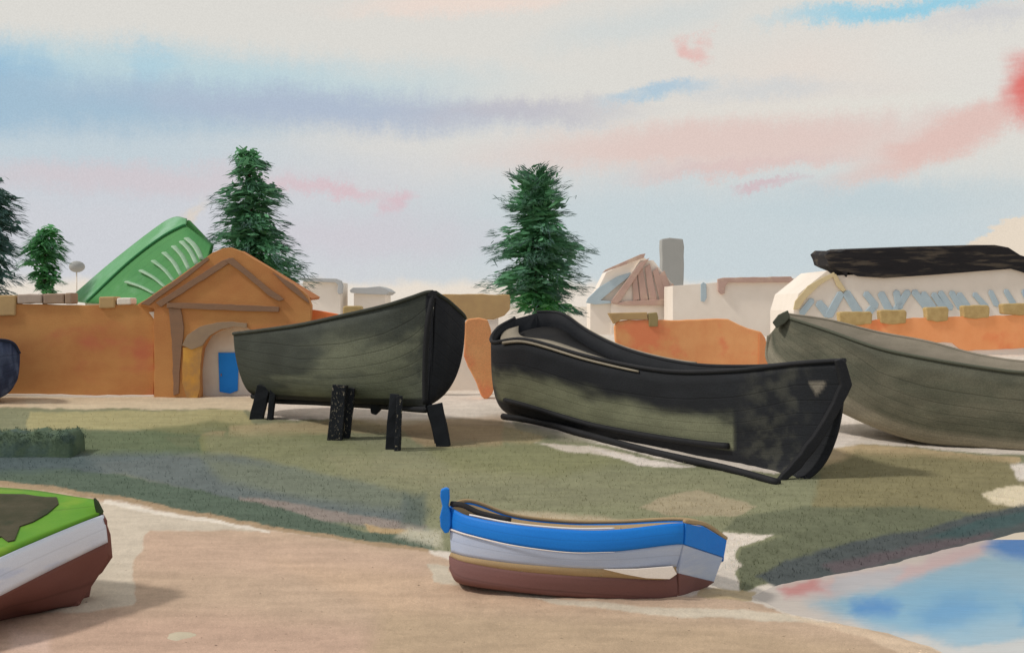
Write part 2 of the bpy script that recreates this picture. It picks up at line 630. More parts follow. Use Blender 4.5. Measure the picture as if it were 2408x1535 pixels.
wash([(1500, 1195), (1560, 1172), (1640, 1150), (1780, 1190), (1720, 1215), (1560, 1212)], (166, 154, 128), 0.95, 2.5)
wash([(1260, 1040), (1420, 1055), (1560, 1085), (1500, 1080), (1330, 1062)], (216, 204, 190), 0.9, 2.5)
wash([(1380, 1055), (1560, 1082), (1640, 1098), (1500, 1092)], (225, 214, 204), 0.95, 2)
wash([(1200, 985), (1300, 1010), (1420, 1042), (1330, 1042), (1210, 1005)], (150, 145, 125), 0.8, 3)
wash([(1900, 1060), (2030, 1045), (2400, 1075), (2400, 1090), (2020, 1070), (1940, 1095), (1880, 1110)], (190, 168, 132), 0.95, 3)
wash([(1900, 985), (2005, 930), (2020, 1030), (1960, 1052), (1905, 1055)], (226, 215, 204), 1, 3)
wash([(2015, 1060), (2330, 1075), (2420, 1100), (2420, 1190), (2200, 1215), (1900, 1210), (1930, 1100)], (134, 126, 94), 0.9, 10)
wash([(1730, 1215), (1900, 1190), (2150, 1190), (2330, 1210), (2220, 1282), (1960, 1340), (1840, 1360), (1740, 1390), (1735, 1330), (1740, 1290), (1840, 1262), (1700, 1245)], (108, 112, 90), 0.95, 5)
wash([(1700, 1250), (1830, 1258), (1735, 1285), (1725, 1305), (1745, 1330), (1730, 1345), (1735, 1385), (1690, 1375), (1600, 1340), (1660, 1290)], (220, 209, 196), 1, 2)
wash([(2310, 1160), (2360, 1143), (2420, 1140), (2420, 1190), (2330, 1180)], (222, 208, 180), 1, 2.5)
wash([(2380, 1090), (2900, 1080), (2900, 1150), (2390, 1130)], (226, 216, 206), 0.9, 4)
# wet mud along the water
wash([(1780, 1356), (1850, 1318), (2000, 1276), (2160, 1246), (2300, 1205), (2420, 1180), (2900, 1150), (2900, 1230), (2420, 1276), (2330, 1285), (2230, 1310), (2100, 1345), (1960, 1372), (1840, 1390)], (84, 90, 90), 1, 5)
wash([(1930, 1330), (2240, 1262), (2330, 1235), (2330, 1262), (2100, 1322), (1960, 1352)], (106, 92, 96), 0.7, 8)
wash([(2170, 1262), (2330, 1215), (2420, 1195), (2420, 1225), (2280, 1262)], (66, 92, 92), 0.7, 6)
# the low sand
wash(SAND, (195, 170, 147), 1, 2.5)
wash([(-400, 1440), (500, 1440), (900, 1480), (900, 1720), (-400, 1720)], (197, 167, 147), 0.9, 40)
wash([(900, 1420), (1700, 1460), (2250, 1560), (2250, 1720), (800, 1720)], (186, 163, 136), 0.9, 40)
wash([(330, 1245), (700, 1270), (1000, 1310), (1000, 1360), (330, 1340)], (199, 171, 150), 0.8, 25)
wash([(640, 1320), (1050, 1350), (1500, 1440), (900, 1440)], (208, 178, 150), 0.6, 30)
wash([(0, 1180), (250, 1180), (560, 1228), (640, 1247), (350, 1247), (325, 1300), (312, 1330), (312, 1420), (180, 1440), (0, 1440)], (206, 194, 176), 0.95, 3)
wash([(1000, 1322), (1055, 1330), (1080, 1380), (1500, 1424), (1600, 1428), (1840, 1440), (1950, 1463), (1600, 1450), (1300, 1418), (1020, 1366)], (208, 196, 176), 0.95, 2)
wash([(1640, 1380), (1780, 1390), (1770, 1412), (1640, 1400)], (188, 168, 132), 0.9, 2.5)
wash([(1850, 1446), (1990, 1470), (2150, 1500), (2240, 1540), (2300, 1640), (2190, 1640), (2140, 1540), (2030, 1500)], (219, 196, 170), 0.8, 4)
wash([(30, 1480), (120, 1490), (110, 1535), (20, 1530)], (218, 190, 176), 0.6, 16)
# pale and tan line where grass meets sand
wash([(-400, 1078), (0, 1128), (180, 1152), (300, 1172), (500, 1209), (760, 1256), (1010, 1291), (1010, 1299), (760, 1266), (500, 1220), (300, 1183), (180, 1164), (0, 1142), (-400, 1092)], (170, 146, 118), 0.95, 1.6)
wash([(240, 1176), (500, 1220), (640, 1246), (640, 1252), (500, 1229), (240, 1184)], (228, 218, 204), 0.9, 1.2)
base *= (0.93 + 0.14 * GRAN)[..., None]
base *= (0.95 + 0.10 * STREAK)[..., None]
base = np.clip(base, 0, 0.95)

dg = sdist(WPX.ravel(), WPY.ravel(), GRASS).reshape(WX.shape)
ds = sdist(WPX.ravel(), WPY.ravel(), SAND).reshape(WX.shape)
zone = np.where(ds > 0, 2, np.where(dg > 0, 1, 0))
ny, nx = WX.shape
idx = np.arange(ny * nx).reshape(ny, nx)
quads = np.stack([idx[:-1, :-1], idx[:-1, 1:], idx[1:, 1:], idx[1:, :-1]], -1).reshape(-1, 4)
qz = zone[:-1, :-1].reshape(-1)
PTS = np.stack([WX, WY, WZ], -1).reshape(-1, 3)
BC = base.reshape(-1, 3)
M_GROUND = paint('bank_soil', attr=True, amount=0.16, scale=1.6, stretch=(0.6, 1.5, 1), grain_amt=0.16, grain_scale=60, bump=0.4, bump_scale=22, rough=0.95, spec=0.1)


def big_mesh(name, quads, mat, pts, cols):
    used = np.unique(quads)
    remap = np.zeros(len(pts), np.int64)
    remap[used] = np.arange(len(used))
    q = remap[quads]
    me = bpy.data.meshes.new(name)
    me.vertices.add(len(used))
    me.vertices.foreach_set('co', pts[used].astype(np.float32).ravel())
    me.loops.add(q.size)
    me.loops.foreach_set('vertex_index', q.astype(np.int32).ravel())
    me.polygons.add(len(q))
    me.polygons.foreach_set('loop_start', np.arange(0, q.size, 4, dtype=np.int32))
    me.polygons.foreach_set('use_smooth', np.ones(len(q), bool))
    me.update(calc_edges=True)
    ca = me.color_attributes.new('Col', 'FLOAT_COLOR', 'POINT')
    c4 = np.ones((len(used), 4), np.float32)
    c4[:, :3] = cols[used]
    ca.data.foreach_set('color', c4.ravel())
    me.materials.append(mat)
    o = bpy.data.objects.new(name, me)
    COL.objects.link(o)
    return tag(o, kind='structure')


big_mesh('ground', quads[qz == 0], M_GROUND, PTS, BC)
big_mesh('grass_bank', quads[qz == 1], M_GROUND, PTS, BC)
big_mesh('sand', quads[qz == 2], M_GROUND, PTS, BC)
# the land around and beyond, a hand lower than the near sheets
EY = [-60, -20, 0, 8, 14, 20, 26, 32, 38, 44, 50, 60, 90, 150, 300, 800, 3000, 9000]
EX = [-9000, -2500, -700, -200, -60, -24, 0, 24, 60, 200, 700, 2500, 9000]
ev = [(x, y, float(zg(y)) - 0.55 * (1 if y < 60 else 0.3)) for y in EY for x in EX]
og = make('land', ev, grid_faces(len(EY), len(EX)), paint('far_land', (219, 208, 194), (206, 192, 172), scale=0.02, grain_amt=0.05, bump=0), None, tri=True)
tag(og, kind='structure')

# water
wy = np.arange(1760, 1160, -4.0)
wx = np.arange(1700, 2950, 4.0)
wr = np.array([G(1204, float(y), WATER_Z).y for y in wy])
wdy = np.array([(UP * (CY - float(y)) + FW * F).y for y in wy])
QX = (wx - CX)[None, :] / wdy[:, None] * wr[:, None]
QY = np.repeat(wr[:, None], len(wx), 1)
QZ = np.full(QX.shape, WATER_Z)
PXX = np.repeat(wx[None, :], len(wy), 0)
PYY = np.repeat(wy[:, None], len(wx), 1)
WPX = PXX + nlow(31, 60, 30) * 46 + nlow(32, 12, 8) * 10
WPY = PYY + nlow(33, 60, 30) * 24 + nlow(34, 12, 8) * 6
STREAK = fbm(PXX / 90, PYY / 6, 45)
base = np.zeros(QX.shape + (3,))
CK = 0.92
base[:] = lin((222, 211, 201), CK)
wash([(1900, 1420), (2100, 1350), (2300, 1300), (2450, 1280), (2700, 1260), (2700, 1640), (2250, 1530), (2100, 1490), (2000, 1455)], (152, 192, 214), 0.97, 30)
wash([(1830, 1385), (1950, 1360), (2100, 1330), (2250, 1290), (2330, 1275), (2300, 1310), (2100, 1372), (1950, 1400), (1850, 1402)], (216, 186, 186), 0.9, 16)
wash([(1830, 1375), (1920, 1362), (1945, 1385), (1850, 1402)], (214, 146, 142), 0.85, 10)
wash([(1960, 1360), (2130, 1330), (2060, 1400), (1960, 1395)], (192, 200, 206), 0.7, 12)
wash([(1980, 1425), (2040, 1402), (2180, 1372), (2330, 1365), (2420, 1390), (2420, 1450), (2200, 1485), (2060, 1470)], (124, 182, 216), 0.9, 34)
wash([(1996, 1416), (2060, 1404), (2110, 1418), (2090, 1440), (2020, 1444)], (62, 144, 212), 0.95, 20)
wash([(2150, 1440), (2220, 1405), (2290, 1400), (2330, 1430), (2270, 1462), (2180, 1474)], (90, 162, 214), 0.85, 30)
wash([(2310, 1290), (2370, 1256), (2700, 1215), (2700, 1310), (2430, 1318), (2350, 1305)], (62, 132, 206), 0.95, 18)
wash([(2390, 1420), (2700, 1400), (2700, 1470), (2400, 1470)], (100, 168, 214), 0.8, 12)
wash([(2100, 1488), (2260, 1522), (2420, 1500), (2700, 1490), (2700, 1640), (2280, 1600)], (214, 212, 208), 0.85, 8)
M_WATER = paint('shallow_water', attr=True, amount=0.06, scale=2.0, grain_amt=0.03, bump=0.10, bump_scale=5, rough=0.22, spec=0.4, stretch=(0.6, 2, 1))
ny2, nx2 = QX.shape
id2 = np.arange(ny2 * nx2).reshape(ny2, nx2)
q2 = np.stack([id2[:-1, :-1], id2[:-1, 1:], id2[1:, 1:], id2[1:, :-1]], -1).reshape(-1, 4)
big_mesh('water', q2, M_WATER, np.stack([QX, QY, QZ], -1).reshape(-1, 3), base.reshape(-1, 3))

# ================================================================== BUILDINGS AND WALLS
KV = 1.28          # walls stand upright and get about this much less light than the ground
M_ORANGE = paint('ochre_render', (200, 146, 90), (182, 120, 74), scale=0.45, amount=0.6, third=(190, 104, 80), third_amt=0.85, stretch=(0.7, 1, 1.1), k=1.1, grain_scale=30, bump=0.15, bump_scale=12)
M_ORANGE2 = paint('bright_ochre_render', (218, 160, 108), (210, 142, 94), scale=0.8, amount=0.55, third=(216, 120, 86), third_amt=0.7, k=1.3, grain_scale=30, bump=0.15, bump_scale=12)
M_RED = paint('red_ochre_render', (214, 124, 68), (214, 108, 68), scale=0.9, amount=0.5, third=(206, 140, 76), third_amt=0.6, k=KV, grain_scale=30)
M_TIMBER = paint('brown_timber', (136, 108, 88), (148, 114, 90), scale=2.5, amount=0.4, stretch=(0.6, 1, 3), k=1.1, grain_scale=50)
M_STONE_TAN = paint('tan_coping', (178, 150, 106), (166, 138, 100), scale=2.0, amount=0.4, k=KV)
M_STONE_GREY = paint('grey_coping', (172, 156, 144), (160, 144, 132), scale=2.0, amount=0.4, k=KV)
M_STONE_BROWN = paint('brown_coping', (158, 134, 112), (142, 122, 108), scale=2.0, amount=0.4, k=KV)
M_STONE_OCHRE = paint('ochre_coping', (188, 164, 114), (172, 146, 98), scale=2.6, amount=0.6, k=1.1)
M_OCHRE = paint('golden_plaster', (194, 142, 66), (160, 122, 80), scale=1.6, amount=0.6, third=(204, 156, 74), third_amt=0.6, k=KV)
M_ARCH = paint('grey_brown_stone', (152, 130, 106), (140, 120, 102), scale=1.6, amount=0.5, k=KV)
M_CREAM = paint('cream_plaster', (224, 215, 204), (216, 206, 194), scale=0.5, amount=0.3, grain_amt=0.05, k=1.22)
M_LIGHTGREY = paint('pale_grey_plaster', (208, 202, 192), (200, 190, 178), scale=1.4, amount=0.5, grain_amt=0.05, k=KV * 1.1)
M_BLUE_DOOR = paint('blue_gloss_paint', (22, 122, 214), (30, 128, 216), scale=2, amount=0.3, grain_amt=0.04, k=KV * 1.05, rough=0.5)
M_ROOFBACK = paint('old_roof_tiles', (190, 124, 76), (176, 112, 70), scale=2, k=1.0)
M_BLACK = paint('roof_tar', (38, 36, 38), (30, 29, 32), scale=1.2, amount=0.5, stretch=(0.4, 1, 3), third=(84, 76, 66), third_amt=0.8, grain_scale=20, k=1.1)
M_BLUEGREY = paint('blue_grey_paint', (166, 182, 190), (156, 172, 180), scale=1.0, amount=0.4, k=KV, grain_amt=0.04)
M_MAUVE = paint('mauve_boards', (176, 148, 138), (166, 140, 128), scale=0.8, amount=0.5, third=(190, 170, 150), third_amt=0.6, k=KV, grain_amt=0.05)
M_GREY = paint('weathered_grey', (170, 171, 168), (163, 164, 161), scale=0.5, amount=0.4, k=1.0, grain_amt=0.05)
M_PALEGREY = paint('faint_grey_roofing', (188, 190, 190), (180, 182, 183), scale=0.6, amount=0.4, k=1.0, grain_amt=0.04)
M_TAN_RAKE = paint('straw_coloured_board', (200, 184, 146), (190, 172, 134), scale=1.0, amount=0.4, k=KV)

# ---- long ochre wall on the left
YW = 47.0


def foot(x, Y):
    """where the ground shows at distance Y"""
    return HOR + (EYE - float(zg(Y)) + 0.25) * F / Y


lw = thing('boundary_wall', P(120, foot(120, YW), YW), 'long rust-orange rendered wall with mixed coping stones, left of the gabled gatehouse', 'wall')
prism('wall', [(-300, 716), (60, 715), (200, 718), (362, 716), (362, 960), (-300, 960)], YW, 0.6, M_ORANGE, lw, wob=1.2, step=30)
prism('footing', [(-300, 926), (-100, 928), (60, 926), (200, 929), (362, 928), (362, 962), (-300, 962)], YW - 0.06, 0.05, M_CREAM, lw, wob=1.5, step=24)
for k, (x0, x1, y0, y1, m) in enumerate([(-300, -180, 696, 714, M_STONE_GREY), (-176, -70, 692, 714, M_STONE_BROWN), (-66, 36, 694, 742, M_STONE_TAN), (40, 98, 691, 713, M_STONE_GREY), (101, 150, 690, 714, M_STONE_BROWN),
                                         (152, 168, 688, 714, M_STONE_BROWN), (232, 270, 697, 724, M_STONE_TAN), (274, 308, 700, 716, M_CREAM)]):
    prism('coping_stone', [(x0, y0 + 1), (x1, y0), (x1, y1), (x0, y1 + 1)], YW - 0.1, 0.75, m, lw, wob=0.8, step=14, bevel=0.05, seed=k)
prism('bare_plaster', [(350, 734), (392, 730), (384, 742), (372, 762), (362, 750)], YW - 0.14, 0.1, M_CREAM, lw, bevel=0)

# ---- gatehouse with arch
YG = 46.7
gh = thing('gatehouse', P(540, foot(540, YG), YG), 'orange gabled gatehouse with brown roof timbers and an arched gateway', 'gatehouse')
arch = [(470, 960), (470, 870), (476, 820), (492, 790), (520, 774), (548, 768), (580, 770), (612, 784), (634, 810), (640, 850), (640, 960)]
front = [(362, 960), (362, 726), (322, 716), (345, 703), (500, 594), (524, 584), (542, 582), (570, 592), (640, 634), (712, 684), (722, 694), (731, 718), (731, 960)]
prism('front_wall', front + list(reversed(arch)), YG, 0.45, M_ORANGE, gh, wob=0.8, step=22, seed=5)
prism('rafter', [(378, 722), (366, 712), (520, 614), (540, 606), (546, 614), (530, 624)], YG - 0.09, 0.1, M_TIMBER, gh, wob=0.8, step=14, bevel=0.01, seed=6)
prism('rafter', [(528, 612), (546, 606), (580, 634), (640, 684), (668, 704), (656, 708), (630, 694), (570, 642)], YG - 0.105, 0.09, M_TIMBER, gh, wob=0.8, step=14, bevel=0.01, seed=7)
prism('verge_board', [(640, 640), (690, 668), (724, 704), (727, 714), (700, 694), (672, 672)], YG - 0.06, 0.07, M_TIMBER, gh, bevel=0.01)
prism('verge_board', [(330, 714), (420, 654), (486, 604), (492, 610), (440, 652), (372, 700), (350, 718)], YG - 0.06, 0.07, M_TIMBER, gh, bevel=0.01)
prism('tie_beam', [(392, 712), (470, 713), (600, 718), (656, 722), (655, 733), (600, 732), (470, 727), (392, 724)], YG - 0.11, 0.12, M_TIMBER, gh, wob=0.8, step=14, bevel=0.01, seed=8)
prism('post', [(396, 724), (424, 726), (432, 770), (424, 850), (420, 925), (408, 930), (404, 800)], YG - 0.08, 0.09, M_TIMBER, gh, wob=1.0, step=14, bevel=0.01, seed=9)
prism('arch_ring', [(428, 812), (440, 788), (470, 768), (510, 758), (545, 756), (580, 760), (580, 771), (548, 768), (520, 774), (492, 790), (476, 812), (450, 822)], YG - 0.10, 0.11, M_ARCH, gh, wob=0.8, step=12, bevel=0.01, seed=10)
prism('gate_jamb', [(430, 818), (478, 808), (471, 860), (470, 915), (464, 936), (440, 940), (428, 900)], YG - 0.08, 0.09, M_OCHRE, gh, wob=1.2, step=12, bevel=0.01, seed=11)
prism('passage_wall', [(440, 960), (440, 760), (680, 760), (680, 960)], YG + 0.85, 0.2, M_LIGHTGREY, gh)
dr = prism('door', [(513, 829), (561, 829), (559, 918), (541, 925), (516, 921)], YG + 0.78, 0.05, M_BLUE_DOOR, gh, bevel=0.01)
hd = tube('handle', [P(520, 878, YG + 0.72), P(520, 884, YG + 0.72)], 0.02, M_TIMBER, dr, n=4)
# saddle roof behind the gable
a0, a1, a2 = P(340, 708, YG), P(540, 587, YG), P(726, 700, YG)
bk = Vector((0, 2.6, 0))
o3 = Vector((0, 0.46, -0.06))
make('roof', [a0 + o3, a1 + o3, a2 + o3, a0 + bk, a1 + bk, a2 + bk], [(0, 1, 4, 3), (1, 2, 5, 4)], M_ROOFBACK, gh, solid=0.1)
# wall going on behind the black boat
rw = thing('boundary_wall', P(770, foot(770, 47.1), 47.1), 'low red-orange wall end with a tan block on top, between gatehouse and propped black hull', 'wall')
prism('wall', [(732, 728), (790, 738), (806, 748), (806, 960), (732, 960)], 47.1, 0.5, M_RED, rw, wob=0.8, step=16)
prism('coping_stone', [(806, 722), (812, 719), (848, 719), (851, 726), (850, 764), (806, 764)], 46.95, 0.6, M_STONE_OCHRE, rw, bevel=0.05)
prism('plaster_body', [(807, 765), (1030, 765), (1030, 965), (807, 965)], 47.25, 0.4, M_CREAM, rw)

# ---- green roofed boathouse behind the wall
M_GREEN = paint('green_roof_sheet', (92, 158, 92), (78, 146, 86), scale=0.7, amount=0.5, third=(120, 176, 128), third_amt=0.6, k=1.0, rough=0.7, planks=0.14)
M_GREEN2 = paint('light_green_roof_sheet', (112, 174, 126), (92, 160, 100), scale=0.5, amount=0.5, third=(158, 198, 172), third_amt=0.6, k=1.0, rough=0.6)
M_GREEND = paint('dark_green_ridge', (52, 122, 78), (60, 130, 80), scale=1, k=1.0)
M_GLAZE = paint('frosted_roof_rib', (176, 204, 178), (142, 184, 146), scale=1.5, amount=0.5, k=1.0, rough=0.4)
bh = thing('boathouse', (P(330, 720, 56).x, 56, float(zg(56))), 'long steep bright green corrugated roof rising behind the orange wall', 'building')
tl, tp0, tp1, rt = (160, 706, 58), (366, 537, 57), (410, 512, 56.6), (440, 516, 56.2)
h0, h1, h2, h3 = (205, 712, 55.4), (300, 622, 55.2), (378, 562, 55.0), (437, 532, 55.2)
S1 = [P(*tl), P(262, 618, 57.6), P(*tp0), P(*tp1), P(*rt)]
S2 = [P(*h0), P(*h1), P(*h2), P(425, 536, 55.1), P(*h3)]
S3 = [P(330, 716, 53.2), P(400, 690, 53.2), P(440, 660, 53.2), P(480, 625, 53.4), P(497, 577, 54.6)]
sheet('roof_slope', [S1, S2], 24, 6, M_GREEN2, bh, solid=0.08)
sheet('roof_slope', [S2, S3], 24, 28, M_GREEN, bh, solid=0.08, np_=7)
prism('gable_end', [(437, 520), (443, 517), (470, 545), (499, 576), (494, 600), (470, 660), (440, 560)], 56.0, 0.3, M_GREEN, bh)
tube('ridge_cap', [p + Vector((0, -0.06, 0.05)) for p in S2], 0.06, M_GREEND, bh, n=30)
s2, s3 = spline(S2, 60), spline(S3, 60)
for i in (10, 16, 22, 28, 34, 40, 45):
    a, b = s2[i].lerp(s3[i], 0.30), s2[i].lerp(s3[i], 0.86)
    mid = a.lerp(b, 0.45) + Vector((0.10, -0.10, 0.02))
    tube('roof_rib', [a + Vector((-0.03, -0.05, 0)), mid, b + Vector((0.05, -0.08, 0))], 0.19, M_GLAZE, bh, n=10, flat=0.35, r1=0.12)
prism('back_wall', [(200, 712), (470, 660), (470, 900), (200, 900)], 56.6, 0.3, M_CREAM, bh)

# ---- small far grey tank on a pole
tk = thing('water_tank', (P(180, 627, 90).x, 90, float(zg(90))), 'small round grey tank on a thin pale mast beyond the green roof', 'tank')
V, Fc = [], []
c0 = P(180, 627, 90)
for i in range(9):
    t = math.pi * i / 8
    for k in range(12):
        u = 2 * math.pi * k / 12
        V.append(c0 + Vector((math.sin(t) * math.cos(u) * 0.57 * (1 + 0.08 * math.sin(3 * u)), math.sin(t) * math.sin(u) * 0.55, math.cos(t) * 0.42)))
for i in range(8):
    for k in range(12):
        Fc.append((i * 12 + k, i * 12 + (k + 1) % 12, (i + 1) * 12 + (k + 1) % 12, (i + 1) * 12 + k))
make('tank', V, Fc, M_GREY, tk, smooth=True)
tube('mast', [c0 + Vector((0, 0, -0.3)), Vector((c0.x, 90, float(zg(90))))], 0.05, M_CREAM, tk, n=6)

# ---- tan-topped wall and ochre pier between the black boats
tw = thing('garden_wall', (P(1118, 800, 50).x, 50, float(zg(50))), 'pale wall with a broad tan top course, standing between the two black boats', 'wall')
prism('top_course', [(1030, 692), (1100, 691), (1199, 693), (1199, 728), (1186, 742), (1160, 752), (1030, 752)], 50, 0.5, M_STONE_TAN, tw, wob=1.0, step=16, bevel=0.04)
prism('plaster_body', [(1031, 753), (1160, 753), (1172, 748), (1172, 930), (1031, 930)], 50.05, 0.4, M_CREAM, tw)
pr = prism('gate_pier', [(1092, 760), (1100, 750), (1126, 747), (1146, 752), (1154, 775), (1158, 840), (1163, 905), (1158, 926), (1144, 940), (1132, 932), (1120, 900), (1100, 862), (1090, 836), (1092, 800)], 46.0, 0.5, M_ORANGE2, None, wob=0.8, step=14, bevel=0.05,
           label='narrow orange pier with a pointed foot, seen between the bows of the black boats', cat='pier')

# ---- middle ochre wall
YM = 62.0
mw = thing('boundary_wall', P(1620, foot(1620, YM), YM), 'bright orange wall block with one rounded end, behind the tarred boat with open deck', 'wall')
prism('wall', [(1445, 768), (1452, 756), (1480, 752), (1600, 753), (1690, 749), (1712, 750), (1740, 764), (1760, 772), (1790, 780), (1800, 795), (1806, 820), (1806, 900), (1470, 900), (1447, 800)], YM, 0.6, M_ORANGE2, mw, wob=0.8, step=18, bevel=0.06)
prism('coping_stone', [(1430, 736), (1522, 734), (1524, 751), (1460, 752), (1444, 762)], YM - 0.05, 0.7, M_STONE_TAN, mw, bevel=0.04)
prism('stone_post', [(1525, 736), (1545, 734), (1548, 746), (1547, 768), (1526, 768)], YM - 0.1, 0.5, paint('olive_stone', (142, 128, 88), (150, 134, 96), scale=2, k=KV), mw, bevel=0.04)
prism('end_face', [(1786, 784), (1800, 796), (1806, 820), (1806, 860), (1784, 862)], YM - 0.08, 0.07, paint('worn_ochre', (204, 140, 92), (196, 128, 86), scale=1, k=KV), mw, bevel=0.02)

# ---- right ochre wall with blocks on top
YR = 86.0
rr_ = thing('boundary_wall', P(2300, foot(2300, YR), YR), 'pale wall with ragged orange upper coat and ochre blocks, before the black-roofed building', 'wall')
prism('plaster_body', [(1880, 760), (2700, 748), (2700, 860), (1880, 860)], YR + 0.1, 0.6, M_CREAM, rr_)
prism('orange_coat', [(1985, 762), (2080, 750), (2200, 746), (2408, 740), (2700, 736), (2700, 815), (2420, 818), (2330, 822), (2262, 824), (2240, 806), (2150, 802), (2060, 786), (1990, 775)], YR, 0.12, paint('faded_ochre_render', (226, 158, 108), (218, 144, 92), scale=0.5, amount=0.5, third=(216, 116, 76), third_amt=0.6, k=KV), rr_, wob=1.2, step=16, bevel=0.02)
for k, (x0, x1, y0, y1) in enumerate([(1973, 2052, 733, 765), (2068, 2133, 729, 763), (2177, 2232, 722, 757), (2264, 2328, 718, 750), (2357, 2440, 714, 742), (2470, 2540, 712, 740)]):
    prism('coping_block', [(x0, y0 + 2), (x0 + 6, y0), (x1 - 5, y0 - 1), (x1, y0 + 5), (x1 - 2, y1 - 3), ((x0 + x1) / 2, y1), (x0 + 3, y1 - 4)], YR - 0.15, 0.8, M_STONE_OCHRE, rr_, wob=1.0, step=12, bevel=0.08, seed=k + 30)

# ---- building with the black roof
YB = 100.0
bb = thing('long_building', P(2250, foot(2250, YB), YB), 'long cream building under a tarred black roof with a row of blue-grey slats', 'building')
prism('wall', [(1866, 730), (1878, 690), (1945, 636), (1960, 648), (2440, 628), (2800, 622), (2800, 860), (1866, 860)], YB, 9.0, M_CREAM, bb)
RF = [P(1940, 600, YB - 0.35), P(1952, 590, YB - 0.4), P(1975, 592, YB - 0.4), P(1990, 587, YB - 0.4), P(2180, 580, YB - 0.4), P(2340, 576, YB - 0.4), P(2372, 582, YB - 0.4), P(2400, 600, YB - 0.4), P(2440, 612, YB - 0.4),
      P(2440, 652, YB - 0.4), P(2408, 640, YB - 0.4), P(2380, 632, YB - 0.4), P(2300, 638, YB - 0.4), P(2200, 646, YB - 0.4), P(2080, 654, YB - 0.4), P(2020, 650, YB - 0.4), P(1994, 640, YB - 0.4), P(1992, 652, YB - 0.4), P(1982, 640, YB - 0.4), P(1962, 632, YB - 0.4), P(1950, 626, YB - 0.4), P(1946, 612, YB - 0.4)]
fr = [p for p in RF]
bkp = [p + Vector((0, 5.0, 0.25)) for p in RF]
n_ = len(fr)
make('tarred_roof', fr + bkp, [tuple(range(n_)), tuple(reversed(range(n_, 2 * n_)))] + [(i, (i + 1) % n_, n_ + (i + 1) % n_, n_ + i) for i in range(n_)], M_BLACK, bb, bevel=0.05)
prism('verge_board', [(1866, 728), (1870, 708), (1900, 672), (1940, 650), (1962, 640), (1964, 648), (1925, 672), (1892, 706), (1880, 726)], YB - 0.25, 0.2, M_TAN_RAKE, bb, wob=0.8, step=12)
prism('verge_board', [(1958, 646), (1966, 644), (1978, 664), (1990, 682), (1982, 686), (1968, 672)], YB - 0.25, 0.2, M_TAN_RAKE, bb)
SL = [((1910, 706), (1886, 736), 9), ((1925, 712), (1948, 740), 12), ((1978, 690), (1950, 742), 11), ((1990, 688), (2020, 736), 12), ((2036, 690), (2060, 720), 10), ((2060, 716), (2040, 738), 10),
      ((2072, 690), (2092, 730), 11), ((2108, 686), (2116, 724), 10), ((2136, 686), (2106, 732), 10), ((2150, 686), (2184, 728), 10), ((2172, 690), (2196, 724), 9),
      ((2196, 692), (2218, 724), 9), ((2212, 688), (2236, 724), 9), ((2238, 688), (2260, 724), 9), ((2256, 692), (2284, 732), 9), ((2292, 692), (2320, 722), 8), ((2330, 686), (2344, 716), 8), ((2366, 684), (2386, 718), 8), ((2408, 684), (2422, 714), 8), ((2450, 684), (2466, 714), 8), ((2490, 684), (2506, 714), 8)]
for (x0, y0), (x1, y1), w in SL:
    d = Vector((x1 - x0, y1 - y0)).normalized()
    nrm = Vector((-d.y, d.x)) * w
    q = [(x0 + nrm.x * .8, y0 + nrm.y * .8), (x0 - d.x * 5, y0 - d.y * 5), (x0 - nrm.x * .8, y0 - nrm.y * .8), (x1 - nrm.x * 0.9, y1 - nrm.y * 0.9), (x1 + d.x * 7, y1 + d.y * 7), (x1 + nrm.x * 0.9, y1 + nrm.y * 0.9)]
    prism('slat', q, YB - 0.13 - 0.004 * (x0 % 7), 0.12, M_BLUEGREY, bb, bevel=0.05)

# ---- far sketchy roofs
YF = 150.0
hs = thing('gabled_house', P(1520, foot(1520, YF), YF), 'far house with a mauve slatted gable and a blue-grey roof side', 'house')
prism('gable_backing', [(1437, 716), (1505, 612), (1536, 612), (1600, 690), (1622, 716), (1622, 800), (1437, 800)], YF + 0.2, 8.0, M_CREAM, hs)
prism('bottom_board', [(1440, 714), (1470, 708), (1560, 704), (1600, 700), (1626, 712), (1626, 730), (1616, 728), (1608, 716), (1530, 718), (1470, 718)], YF - 0.3, 0.4, M_MAUVE, hs, wob=0.6, step=16, bevel=0.05)
prism('rake_board', [(1437, 712), (1440, 704), (1505, 618), (1528, 606), (1512, 628), (1460, 706), (1450, 714)], YF - 0.35, 0.4, M_MAUVE, hs, bevel=0.05)
for (xt, yt, xb, w) in [(1494, 652, 1496, 13), (1506, 628, 1515, 15), (1524, 624, 1536, 15), (1542, 632, 1560, 14), (1558, 640, 1580, 15), (1578, 670, 1600, 14)]:
    prism('gable_board', [(xt - w * .5, yt + 6), (xt + w * .3, yt - 4), (xb + w * .62, 704), (xb - w * .55, 708)], YF - 0.15, 0.3, M_MAUVE, hs, bevel=0.05)
prism('roof_side', [(1378, 712), (1382, 702), (1408, 676), (1452, 650), (1484, 640), (1478, 652), (1450, 674), (1412, 706), (1436, 708), (1437, 713), (1400, 716)], YF, 0.5, M_BLUEGREY, hs, bevel=0.05)
prism('roof_backing', [(1388, 716), (1426, 640), (1510, 602), (1524, 612), (1437, 716), (1437, 800), (1388, 800)], YF + 0.6, 7.0, M_CREAM, hs)
prism('ridge_board', [(1416, 642), (1424, 634), (1506, 598), (1518, 596), (1514, 606), (1470, 622)], YF - 0.4, 0.5, M_MAUVE, hs, bevel=0.05)
prism('chimney_tower', [(1556, 562), (1575, 559), (1606, 562), (1609, 580), (1607, 690), (1607, 760), (1556, 760)], 190, 3.0, M_GREY, None, wob=0.8, step=20, bevel=0.15,
      label='tall square grey tower standing behind the mauve gabled house', cat='tower')
